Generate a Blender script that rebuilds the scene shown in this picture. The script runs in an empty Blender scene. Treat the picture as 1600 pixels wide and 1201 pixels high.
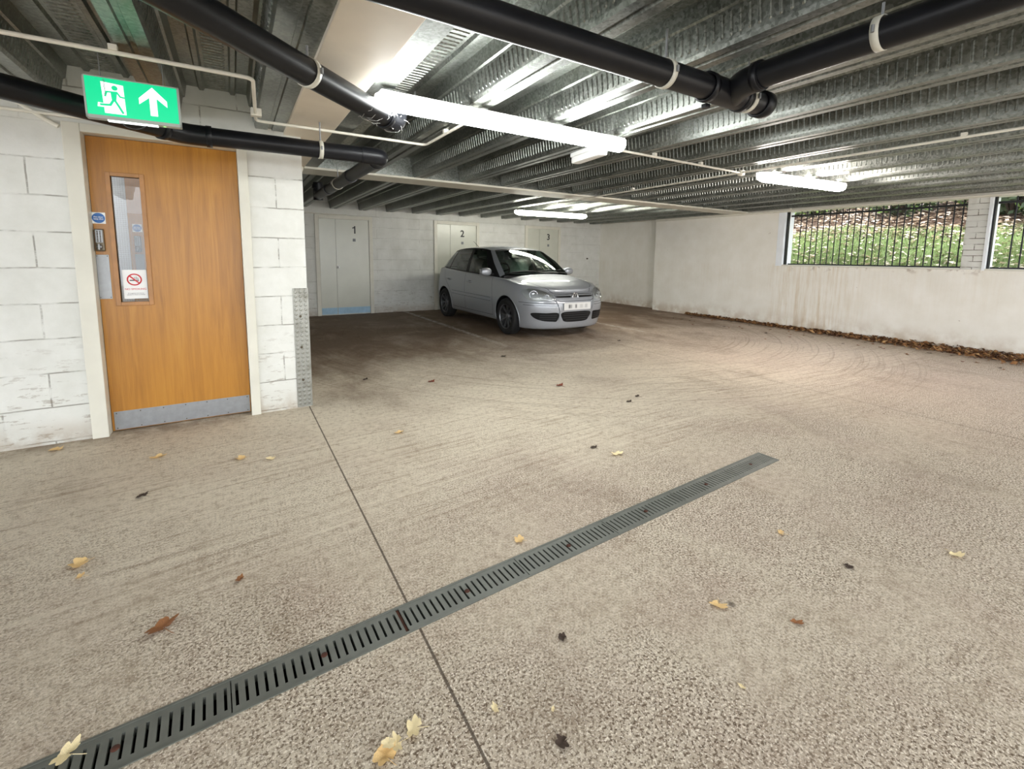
import bpy, bmesh, math, random
import numpy as np
from mathutils import Vector, Matrix
from mathutils.bvhtree import BVHTree

random.seed(7)
sc = bpy.context.scene
COL = sc.collection
PI = math.pi

# ------------------------------------------------------------------ camera
EYE = 1.245
cam_d = bpy.data.cameras.new('camera')
cam = bpy.data.objects.new('camera', cam_d)
COL.objects.link(cam)
yaw, pitch, roll = math.radians(31.4277), math.radians(6.8253), math.radians(0.6545)
fwd = Vector((math.sin(yaw)*math.cos(pitch), math.cos(yaw)*math.cos(pitch), -math.sin(pitch)))
rt0 = Vector((math.cos(yaw), -math.sin(yaw), 0))
up0 = rt0.cross(fwd)
rt = math.cos(roll)*rt0 + math.sin(roll)*up0
up = -math.sin(roll)*rt0 + math.cos(roll)*up0
cam.matrix_world = Matrix(((rt.x, up.x, -fwd.x, 0), (rt.y, up.y, -fwd.y, 0), (rt.z, up.z, -fwd.z, EYE), (0, 0, 0, 1)))
cam_d.sensor_fit = 'HORIZONTAL'
cam_d.sensor_width = 36
cam_d.lens = 709.08/1600*36
cam_d.shift_y = -(600.5-485.46)/1600
cam_d.clip_start = 0.02
cam_d.clip_end = 200
sc.camera = cam

# ------------------------------------------------------------------ sky, exposure
W = bpy.data.worlds.new('overcast_sky')
sc.world = W
W.use_nodes = True
wn = W.node_tree.nodes
wbg = wn['Background']
wbg.inputs[0].default_value = (0.92, 0.96, 1.0, 1)
wbg.inputs[1].default_value = 1.95
sc.view_settings.view_transform = 'Standard'
sc.view_settings.look = 'None'
sc.view_settings.gamma = 1
sc.view_settings.use_curve_mapping = False
sc.view_settings.exposure = 1.5
LAMP = 18.5

# ------------------------------------------------------------------ materials
def srgb(r, g, b):
    f = lambda c: (c/255/12.92) if c/255 <= .04045 else ((c/255+.055)/1.055)**2.4
    return (f(r), f(g), f(b), 1)

class NT:
    def __init__(s, name):
        s.m = bpy.data.materials.new(name)
        s.m.use_nodes = True
        s.t = s.m.node_tree
        s.n = s.t.nodes
        s.b = s.n['Principled BSDF']
    def new(s, t, **kw):
        o = s.n.new(t)
        for k, v in kw.items():
            setattr(o, k, v)
        return o
    def link(s, a, b):
        s.t.links.new(a, b)
    def setv(s, sock, v):
        if hasattr(v, 'is_linked') or hasattr(v, 'links'):
            s.link(v, sock)
        else:
            sock.default_value = v
    def pos(s):
        return s.new('ShaderNodeNewGeometry').outputs['Position']
    def obj(s):
        return s.new('ShaderNodeTexCoord').outputs['Object']
    def mapping(s, v, scale=(1, 1, 1), loc=(0, 0, 0), rot=(0, 0, 0)):
        o = s.new('ShaderNodeMapping')
        s.link(v, o.inputs[0])
        o.inputs['Scale'].default_value = scale
        o.inputs['Location'].default_value = loc
        o.inputs['Rotation'].default_value = rot
        return o.outputs[0]
    def noise(s, v, scale=5, detail=3, rough=.55, dist=0):
        o = s.new('ShaderNodeTexNoise')
        s.link(v, o.inputs['Vector'])
        o.inputs['Scale'].default_value = scale
        o.inputs['Detail'].default_value = detail
        o.inputs['Roughness'].default_value = rough
        o.inputs['Distortion'].default_value = dist
        return o.outputs['Fac']
    def ramp(s, fac, stops, interp='LINEAR'):
        o = s.new('ShaderNodeValToRGB')
        o.color_ramp.interpolation = interp
        e = o.color_ramp.elements
        while len(e) < len(stops):
            e.new(.5)
        for i, (p, c) in enumerate(stops):
            e[i].position = p
            e[i].color = c if isinstance(c, tuple) else (c, c, c, 1)
        s.link(fac, o.inputs[0])
        return o.outputs[0]
    def mix(s, fac, a, b, mode='MIX'):
        o = s.new('ShaderNodeMix', data_type='RGBA', blend_type=mode)
        s.setv(o.inputs[0], fac)
        s.setv(o.inputs[6], a)
        s.setv(o.inputs[7], b)
        return o.outputs[2]
    def math(s, op, a, b=0.0, c=None, clamp=False):
        o = s.new('ShaderNodeMath', operation=op, use_clamp=clamp)
        s.setv(o.inputs[0], a)
        s.setv(o.inputs[1], b)
        if c is not None:
            s.setv(o.inputs[2], c)
        return o.outputs[0]
    def maprange(s, v, a, b, c=0.0, d=1.0, smooth=True):
        o = s.new('ShaderNodeMapRange', interpolation_type='SMOOTHSTEP' if smooth else 'LINEAR')
        s.link(v, o.inputs[0])
        for i, x in enumerate((a, b, c, d)):
            o.inputs[i+1].default_value = x
        return o.outputs[0]
    def sep(s, v):
        o = s.new('ShaderNodeSeparateXYZ')
        s.link(v, o.inputs[0])
        return o.outputs
    def comb(s, x, y, z):
        o = s.new('ShaderNodeCombineXYZ')
        s.setv(o.inputs[0], x); s.setv(o.inputs[1], y); s.setv(o.inputs[2], z)
        return o.outputs[0]
    def bump(s, h, strength=.3, dist=.01, normal=None):
        o = s.new('ShaderNodeBump')
        s.link(h, o.inputs['Height'])
        o.inputs['Strength'].default_value = strength
        o.inputs['Distance'].default_value = dist
        if normal is not None:
            s.link(normal, o.inputs['Normal'])
        s.link(o.outputs[0], s.b.inputs['Normal'])
        return o.outputs[0]
    def base(s, c=None, rough=None, metal=None, spec=None):
        if c is not None: s.setv(s.b.inputs['Base Color'], c)
        if rough is not None: s.setv(s.b.inputs['Roughness'], rough)
        if metal is not None: s.setv(s.b.inputs['Metallic'], metal)
        if spec is not None: s.setv(s.b.inputs['Specular IOR Level'], spec)

def plain(name, col, rough=.5, metal=0.0, var=.12, scale=12, bump=0.0, spec=None, detail=3):
    t = NT(name)
    f = t.noise(t.obj(), scale, detail)
    dk = tuple(c*(1-var) for c in col[:3])+(1,)
    lt = tuple(min(1, c*(1+var)) for c in col[:3])+(1,)
    t.base(t.ramp(f, [(.3, dk), (.7, lt)]), rough, metal, spec)
    if bump:
        t.bump(f, bump, .004)
    return t.m

def emit(name, col, strength, base=(.8, .8, .8, 1)):
    t = NT(name)
    t.base(base, .4)
    t.b.inputs['Emission Color'].default_value = col
    t.b.inputs['Emission Strength'].default_value = strength
    return t.m

def mat_floor():
    t = NT('concrete_floor')
    p = t.pos()
    x, y, z = t.sep(p)
    big = t.noise(p, .75, 5, .62, .3)
    mid = t.noise(p, 5, 5, .6, .4)
    fine = t.noise(p, 105, 5, .66)
    grit = t.noise(p, 260, 4, .7)
    c = t.ramp(big, [(.3, srgb(176, 158, 142)), (.52, srgb(196, 183, 163)), (.72, srgb(174, 154, 138))])
    c = t.mix(t.maprange(mid, .50, .74, 0, .4), c, srgb(150, 132, 110))
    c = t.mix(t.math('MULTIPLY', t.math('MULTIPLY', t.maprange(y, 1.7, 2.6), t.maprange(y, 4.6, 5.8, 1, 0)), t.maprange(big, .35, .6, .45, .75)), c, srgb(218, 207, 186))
    c = t.mix(t.maprange(x, 3.6, 6.0, 0, .55), c, srgb(200, 178, 163))
    mott = t.noise(p, 26, 4, .7)
    c = t.mix(t.math('MULTIPLY', t.maprange(mott, .5, .64), .42), c, srgb(138, 118, 98))
    c = t.mix(t.math('MULTIPLY', t.maprange(mott, .48, .36), .40), c, srgb(222, 210, 192))
    # exposed aggregate, stronger near the drain where the surface has worn
    wear = t.maprange(t.noise(p, 1.1, 3), .35, .6, .35, 1)
    near = t.maprange(y, 1.0, 3.4, 1, .35)
    wm = t.math('MULTIPLY', wear, near)
    spk = t.maprange(fine, .47, .59)
    c = t.mix(t.math('MULTIPLY', spk, t.math('MULTIPLY', wm, 1.0)), c, srgb(98, 80, 62))
    lt = t.maprange(t.noise(p, 140, 4, .65), .53, .62)
    c = t.mix(t.math('MULTIPLY', lt, t.math('MULTIPLY', wm, 1.0)), c, srgb(238, 228, 212))
    # long tyre scuffs along the drive
    wv = t.math('ADD', y, t.math('MULTIPLY', t.math('SINE', t.math('MULTIPLY', x, .55)), -.18))
    st = t.noise(t.comb(t.math('MULTIPLY', x, .7), t.math('MULTIPLY', wv, 16), 0), 2.2, 5, .65, .5)
    band = t.math('MULTIPLY', t.maprange(y, 1.5, 2.2), t.maprange(y, 3.0, 3.9, 1, 0))
    c = t.mix(t.math('MULTIPLY', t.maprange(st, .52, .68), t.math('MULTIPLY', band, .45)), c, srgb(134, 112, 90))
    c = t.mix(t.math('MULTIPLY', t.maprange(st, .48, .34), t.math('MULTIPLY', band, .5)), c, srgb(216, 206, 186))
    # turning arcs into the bays
    dx = t.math('SUBTRACT', x, 5.2); dy = t.math('SUBTRACT', y, 6.6)
    rad = t.math('SQRT', t.math('ADD', t.math('MULTIPLY', dx, dx), t.math('MULTIPLY', dy, dy)))
    ang = t.math('ARCTAN2', dy, dx)
    arc = t.noise(t.comb(t.math('MULTIPLY', rad, 18), t.math('MULTIPLY', ang, 1.2), 0), 1.6, 4, .6, .3)
    ab = t.math('MULTIPLY', t.maprange(rad, 2.2, 3.0), t.maprange(rad, 4.6, 5.4, 1, 0))
    c = t.mix(t.math('MULTIPLY', t.maprange(arc, .5, .7), t.math('MULTIPLY', ab, .40)), c, srgb(122, 102, 82))
    # brown dirt tracked into the bays and along the foot of the walls
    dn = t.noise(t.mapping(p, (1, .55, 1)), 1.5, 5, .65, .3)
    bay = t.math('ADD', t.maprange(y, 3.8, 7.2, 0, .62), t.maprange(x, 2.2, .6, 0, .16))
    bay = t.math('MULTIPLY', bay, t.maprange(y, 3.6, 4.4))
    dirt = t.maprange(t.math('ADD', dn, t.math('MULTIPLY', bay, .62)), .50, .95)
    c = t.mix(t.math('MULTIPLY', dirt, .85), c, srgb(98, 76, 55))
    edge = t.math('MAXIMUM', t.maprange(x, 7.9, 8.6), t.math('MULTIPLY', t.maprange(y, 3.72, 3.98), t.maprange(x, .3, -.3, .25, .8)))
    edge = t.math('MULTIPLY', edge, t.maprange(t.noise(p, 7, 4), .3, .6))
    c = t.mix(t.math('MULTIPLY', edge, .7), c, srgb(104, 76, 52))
    # small oil spots
    vo = t.new('ShaderNodeTexVoronoi')
    t.link(t.mapping(p, (1.3, 1.3, 1)), vo.inputs['Vector'])
    vo.inputs['Scale'].default_value = 1.0
    sp = t.math('ADD', vo.outputs['Distance'], t.math('MULTIPLY', t.noise(p, 40, 2), .03))
    c = t.mix(t.math('MULTIPLY', t.maprange(sp, .045, .028), .75), c, srgb(58, 48, 40))
    # saw-cut joints
    for jx in (.47, 4.69):
        d = t.math('ABSOLUTE', t.math('SUBTRACT', x, jx))
        d = t.math('ADD', d, t.math('MULTIPLY', t.noise(p, 30, 2), .0015))
        c = t.mix(t.math('MULTIPLY', t.maprange(d, .0062 if jx < 1 else .012, .0036 if jx < 1 else .006), .85 if jx < 1 else .32), c, srgb(70, 58, 46))
    # worn white bay lines
    wl = t.noise(p, 12, 4, .7)
    for lx in (3.2, 5.9):
        d = t.math('ABSOLUTE', t.math('SUBTRACT', x, lx))
        f = t.math('MULTIPLY', t.maprange(d, .052, .042), t.maprange(y, 5.30, 5.34))
        f = t.math('MULTIPLY', f, t.maprange(wl, .38, .62, .05, .6))
        c = t.mix(f, c, srgb(214, 208, 196))
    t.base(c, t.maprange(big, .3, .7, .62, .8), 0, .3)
    h = t.math('ADD', t.math('MULTIPLY', fine, .7), t.math('MULTIPLY', grit, .5))
    t.bump(h, .5, .004)
    return t.m

def mat_block(name, axis, zoff, xoff, bw=.45, bh=.2245, dirt=.0, gapk=.62):
    t = NT(name)
    p = t.pos()
    x, y, z = t.sep(p)
    u = x if axis == 'x' else y
    wob = t.math('MULTIPLY', t.math('SUBTRACT', t.noise(p, 6, 3), .5), .012)
    v = t.comb(t.math('ADD', t.math('SUBTRACT', u, xoff), wob), t.math('ADD', t.math('SUBTRACT', z, zoff), wob), 0)
    br = t.new('ShaderNodeTexBrick')
    br.offset = .5
    t.link(v, br.inputs['Vector'])
    br.inputs['Scale'].default_value = 1
    br.inputs['Brick Width'].default_value = bw
    br.inputs['Row Height'].default_value = bh
    br.inputs['Mortar Size'].default_value = .005
    br.inputs['Mortar Smooth'].default_value = .35
    n = t.noise(p, 5, 5, .65)
    f = t.noise(p, 60, 3)
    c = t.ramp(n, [(.3, srgb(210, 210, 203)), (.7, srgb(224, 224, 219))])
    gap = t.math('MULTIPLY', br.outputs['Fac'], t.maprange(t.noise(t.mapping(p, (1, 1, 3)), 3.5, 4, .7), .40, .60))
    c = t.mix(t.math('MULTIPLY', gap, gapk), c, srgb(96, 88, 74))
    # chipped arrises and grime close to the ground
    chip = t.math('MULTIPLY', t.maprange(t.noise(t.mapping(p, (1, 1, 4)), 9, 5, .7), .57, .64), t.maprange(z, .9, .05))
    c = t.mix(t.math('MULTIPLY', chip, .55), c, srgb(128, 112, 92))
    g = t.math('MULTIPLY', t.maprange(z, .22, 0), t.maprange(n, .3, .6))
    c = t.mix(t.math('MULTIPLY', g, .6), c, srgb(150, 130, 104))
    if dirt:
        gr = t.maprange(t.noise(t.mapping(p, (1.5, 1.5, .6)), 1.6, 4, .6), .48, .75, 0, dirt)
        c = t.mix(gr, c, srgb(150, 146, 132))
    t.base(c, .55, 0, .35)
    h = t.math('ADD', t.math('MULTIPLY', br.outputs['Fac'], -1.0), t.math('ADD', t.math('MULTIPLY', n, .9), t.math('MULTIPLY', f, .12)))
    t.bump(h, .55, .006)
    return t.m

def mat_render_wall():
    t = NT('painted_render_wall')
    p = t.pos()
    x, y, z = t.sep(p)
    n = t.noise(p, 3, 5, .6)
    c = t.ramp(n, [(.3, srgb(232, 228, 217)), (.7, srgb(241, 238, 230))])
    # rusty runs below the window sill
    run = t.noise(t.mapping(p, (1, 9, .5)), 2.4, 6, .7)
    zone = t.math('MULTIPLY', t.maprange(y, 3.0, 3.9), t.maprange(y, 4.5, 5.0, 1, 0))
    zone = t.math('MULTIPLY', zone, t.maprange(z, 1.20, 1.10))
    zone2 = t.math('MULTIPLY', t.maprange(z, 1.15, .3, .20, .05), t.maprange(z, 1.20, 1.10))
    zone = t.math('MAXIMUM', zone, zone2)
    c = t.mix(t.math('MULTIPLY', t.maprange(run, .40, .75), t.math('MULTIPLY', zone, .55)), c, srgb(190, 160, 104))
    low = t.math('MULTIPLY', t.maprange(z, .36, .0), t.maprange(t.noise(p, 5, 4), .35, .65))
    c = t.mix(t.math('MULTIPLY', low, .55), c, srgb(170, 142, 108))
    # flaked paint
    fl = t.noise(t.mapping(p, (1, 1, 1.4)), 6, 5, .7)
    c = t.mix(t.maprange(fl, .70, .72, 0, .7), c, srgb(142, 118, 100))
    sill = t.math('MULTIPLY', t.maprange(z, 1.02, 1.14), t.maprange(t.noise(p, 9, 4), .55, .66))
    sill = t.math('MULTIPLY', t.math('MULTIPLY', sill, t.maprange(z, 1.16, 1.145)), t.maprange(y, 4.7, 4.6))
    c = t.mix(t.math('MULTIPLY', sill, .6), c, srgb(140, 116, 92))
    t.base(c, .6, 0, .3)
    t.bump(t.math('ADD', n, t.math('MULTIPLY', t.noise(p, 45, 3), .2)), .25, .006)
    return t.m

def mat_galv(name='galvanised_steel', dark=1.0):
    t = NT(name)
    p = t.pos()
    vo = t.new('ShaderNodeTexVoronoi')
    t.link(p, vo.inputs['Vector'])
    vo.inputs['Scale'].default_value = 80
    n = t.noise(p, 3, 4, .6)
    sm = t.noise(t.mapping(p, (6, .8, 6)), 2, 4, .65)
    f = t.math('ADD', t.math('MULTIPLY', t.sep(vo.outputs['Color'])[0], .35), t.math('MULTIPLY', n, .65))
    c = t.ramp(f, [(.25, srgb(118*dark, 122*dark, 116*dark)), (.75, srgb(186*dark, 190*dark, 184*dark))])
    c = t.mix(t.maprange(sm, .5, .75, 0, .25), c, srgb(118, 112, 100))
    t.base(c, t.maprange(f, .2, .8, .30, .46), .88)
    t.bump(f, .025, .002)
    return t.m

def mat_wood():
    t = NT('oak_veneer')
    p = t.pos()
    g = t.noise(t.mapping(p, (9, 9, .55)), 3, 6, .6, .6)
    g2 = t.noise(t.mapping(p, (40, 40, 1.3)), 3, 3, .6)
    b = t.noise(t.mapping(p, (1.8, 1.8, .8)), 1.7, 3)
    c = t.ramp(g, [(.25, srgb(150, 98, 36)), (.55, srgb(176, 121, 46)), (.8, srgb(188, 136, 58))])
    c = t.mix(t.maprange(g2, .5, .75, 0, .22), c, srgb(130, 80, 26))
    c = t.mix(t.maprange(b, .45, .7, 0, .35), c, srgb(190, 132, 48))
    t.base(c, .32, 0, .45)
    t.bump(g2, .05, .001)
    return t.m

def mat_glass(name, col=(1, 1, 1, 1), tint=.10, rough=.0):
    t = NT(name)
    n = t.noise(t.obj(), 4, 2)
    gl = t.new('ShaderNodeBsdfGlossy')
    gl.inputs['Roughness'].default_value = rough
    tr = t.new('ShaderNodeBsdfTransparent')
    t.link(t.mix(n, col, tuple(c*.96 for c in col[:3])+(1,)), tr.inputs['Color'])
    fr = t.new('ShaderNodeFresnel')
    fr.inputs['IOR'].default_value = 1.5
    mx = t.new('ShaderNodeMixShader')
    t.link(t.math('ADD', t.math('MULTIPLY', fr.outputs[0], 1.0), tint, clamp=True), mx.inputs[0])
    t.link(tr.outputs[0], mx.inputs[1])
    t.link(gl.outputs[0], mx.inputs[2])
    t.link(mx.outputs[0], t.n['Material Output'].inputs['Surface'])
    return t.m

def mat_treadplate():
    t = NT('aluminium_treadplate')
    p = t.pos()
    x, y, z = t.sep(p)
    s = 1/.035
    a = t.math('SINE', t.math('MULTIPLY', t.math('ADD', x, z), PI*s))
    b = t.math('SINE', t.math('MULTIPLY', t.math('SUBTRACT', x, z), PI*s))
    h = t.maprange(t.math('MULTIPLY', a, b), .1, .7)
    n = t.noise(p, 14, 4)
    t.base(t.mix(t.maprange(n, .5, .75, 0, .5), srgb(150, 150, 143), srgb(108, 104, 92)), t.maprange(n, .3, .7, .36, .5), .7)
    t.bump(h, .8, .003)
    return t.m

def mat_carpaint():
    t = NT('silver_car_paint')
    n = t.noise(t.obj(), 400, 2)
    t.base(t.ramp(n, [(.3, srgb(150, 154, 160)), (.7, srgb(170, 174, 180))]), .46, .45)
    t.b.inputs['Coat Weight'].default_value = 1.0
    t.b.inputs['Coat Roughness'].default_value = .03
    return t.m

M = {}
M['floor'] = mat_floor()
M['block'] = mat_block('painted_blockwork', 'x', .018, -1.05+.0)
M['block_back'] = mat_block('painted_blockwork_rear', 'x', .02, 2.62, 1.9, dirt=.2, gapk=.35)
M['brick'] = mat_block('painted_brick_pillar', 'y', .0, 1.95, .225, .078, dirt=.7, gapk=.95)
M['render'] = mat_render_wall()
M['galv'] = mat_galv('galvanised_steel', .84)
M['wood'] = mat_wood()
M['white_gloss'] = plain('white_gloss_paint', srgb(232, 230, 220), .38, 0, .04, 6)
M['cream'] = plain('cream_painted_board', srgb(222, 212, 196), .6, 0, .06, 3, .05)
M['cream_frame'] = plain('cream_painted_frame', srgb(214, 211, 198), .45, 0, .05, 5, .05)
M['door_paint'] = plain('grey_white_door_paint', srgb(202, 203, 190), .24, 0, .04, 3)
M['black_pipe'] = plain('black_plastic_pipe', srgb(19, 20, 24), .36, 0, .25, 8, spec=.28)
M['black'] = plain('matt_black', srgb(22, 22, 23), .6, 0, .2, 10)
M['conduit'] = plain('white_conduit_plastic', srgb(226, 222, 210), .45, 0, .06, 12)
M['clip'] = plain('grey_white_clip', srgb(196, 194, 182), .5, 0, .1, 20)
M['grate'] = plain('drain_grate_steel', srgb(104, 106, 99), .55, .2, .14, 18, .1)
M['drain_dark'] = plain('drain_trench_dirt', srgb(46, 38, 32), .9, 0, .3, 20)
M['rust'] = plain('rusted_gap', srgb(72, 38, 24), .9, 0, .35, 30)
M['steel'] = plain('brushed_steel', srgb(150, 152, 154), .45, .8, .08, 25)
M['steel_dark'] = plain('dark_brass', srgb(92, 84, 70), .35, .7, .15, 25)
M['blue_kick'] = plain('pale_blue_kick_strip', srgb(150, 184, 206), .4, 0, .12, 8)
M['black_text'] = plain('black_lettering', srgb(24, 24, 24), .5, 0, .1)
M['white_plastic'] = plain('white_plastic', srgb(238, 238, 236), .4, 0, .03)
M['grey_plastic'] = plain('grey_plastic', srgb(120, 124, 126), .5, 0, .1)
M['blue_sign'] = plain('blue_sign_ink', srgb(28, 98, 172), .4, 0, .06)
M['red_ink'] = plain('red_sign_ink', srgb(206, 44, 52), .45, 0, .06)
M['bar'] = plain('black_iron_bar', srgb(32, 33, 36), .5, .3, .2, 20)
M['white_board'] = plain('white_board_paint', srgb(236, 240, 244), .5, 0, .04, 5)
M['tube'] = emit('fluorescent_diffuser_cool', (.97, 1, .985, 1), LAMP)
M['tube_warm'] = emit('fluorescent_diffuser_warm', (1.0, .92, .86, 1), LAMP*1.45)
M['tube_far'] = emit('fluorescent_diffuser_yellow', (1.0, .99, .87, 1), LAMP*1.05)
M['sign_green'] = emit('exit_sign_green', (0.0, 1.0, .42, 1), .215, (.0, .3, .14, 1))
M['sign_white'] = emit('exit_sign_white', (.90, 1, .98, 1), .40)
M['sign_strip'] = emit('exit_sign_downlight', (.9, 1, 1, 1), .8)
M['led'] = emit('green_led', (.3, 1, .2, 1), .8)
M['wire_glass'] = mat_glass('wired_glass', (.95, .97, .98, 1), .0)
M['car_glass'] = mat_glass('green_tinted_car_glass', (.76, .96, .86, 1), .05)
M['lens'] = mat_glass('headlamp_lens', (.96, .97, .98, 1), .10)
M['paint'] = mat_carpaint()
M['tyre'] = plain('tyre_rubber', srgb(20, 20, 21), .75, 0, .2, 30)
M['alloy'] = plain('alloy_wheel', srgb(120, 122, 126), .35, .8, .08)
M['chrome'] = plain('chrome', srgb(214, 216, 220), .12, .95, .03)
M['car_black'] = plain('car_black_plastic', srgb(15, 16, 17), .5, 0, .15, spec=.3)
M['interior'] = plain('car_interior_fabric', srgb(120, 128, 124), .8, 0, .2, 20)
M['lamp_silver'] = plain('headlamp_silver', srgb(206, 210, 210), .35, .25, .05)
M['plate'] = None
M['tread'] = mat_treadplate()
M['lobby'] = plain('lobby_white_paint', srgb(238, 240, 244), .5, 0, .03)
M['lobby_fill_lamp'] = emit('lobby_fill_lamp', (1, .98, .95, 1), 3.4)
M['web'] = plain('cobweb_silk', srgb(226, 226, 224), .8, 0, .1)
LEAFC = {'yellow': plain('dry_yellow_leaf', srgb(224, 190, 132), .7, 0, .22, 25, .1),
         'pale': plain('dry_pale_leaf', srgb(234, 216, 170), .7, 0, .15, 25, .1),
         'brown': plain('dry_brown_leaf', srgb(140, 92, 54), .8, 0, .3, 25, .1),
         'dark': plain('dark_rotten_leaf', srgb(66, 52, 42), .9, 0, .3, 25, .1),
         'red': plain('red_brown_leaf', srgb(128, 66, 48), .8, 0, .3, 25, .1)}

def mat_plate():
    t = NT('number_plate')
    p = t.obj()
    x, y, z = t.sep(p)
    m = None
    for (cx_, w, k) in ((-.155, .032, .85), (-.120, .02, .55), (-.03, .026, .8), (.075, .05, .22), (.17, .04, .3)):
        d = t.math('ABSOLUTE', t.math('SUBTRACT', x, cx_))
        e = t.math('MULTIPLY', t.maprange(d, w, w*.2), t.maprange(t.math('ABSOLUTE', t.math('SUBTRACT', z, .055)), .042, .015))
        e = t.math('MULTIPLY', e, k)
        m = e if m is None else t.math('MAXIMUM', m, e)
    t.base(t.mix(m, srgb(214, 214, 212), srgb(52, 52, 56)), .45)
    return t.m
M['plate'] = mat_plate()

def mat_grass_ground():
    t = NT('grass_bank_soil')
    p = t.pos()
    n = t.noise(p, 2.2, 5, .65)
    f = t.noise(p, 30, 4, .6)
    c = t.ramp(f, [(.3, srgb(70, 88, 48)), (.7, srgb(126, 146, 84))])
    x, y, z = t.sep(p)
    up_ = t.maprange(t.math('ADD', z, t.math('MULTIPLY', n, .8)), 2.0, 2.4)
    c = t.mix(up_, c, t.ramp(f, [(.35, srgb(52, 38, 28)), (.7, srgb(108, 82, 62))]))
    c = t.mix(t.maprange(n, .58, .68, 0, .7), c, srgb(84, 70, 56))
    t.base(c, .9)
    t.bump(f, .5, .03)
    return t.m
M['bank'] = mat_grass_ground()
M['grass'] = plain('grass_blades', srgb(138, 156, 100), .7, 0, .3, 3)
M['bank_leaf'] = plain('pale_fallen_leaves', srgb(226, 210, 192), .7, 0, .3, 3)
M['bush'] = plain('dark_bush_leaf', srgb(44, 60, 30), .6, 0, .5, 4)
M['bush_light'] = plain('light_bush_leaf', srgb(120, 150, 74), .6, 0, .35, 4)
M['stem'] = plain('bush_stem', srgb(58, 46, 38), .8, 0, .2)

# ------------------------------------------------------------------ mesh builder
WL = {}      # world base point of every object made here
def V(*a): return Vector(a)

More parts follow.
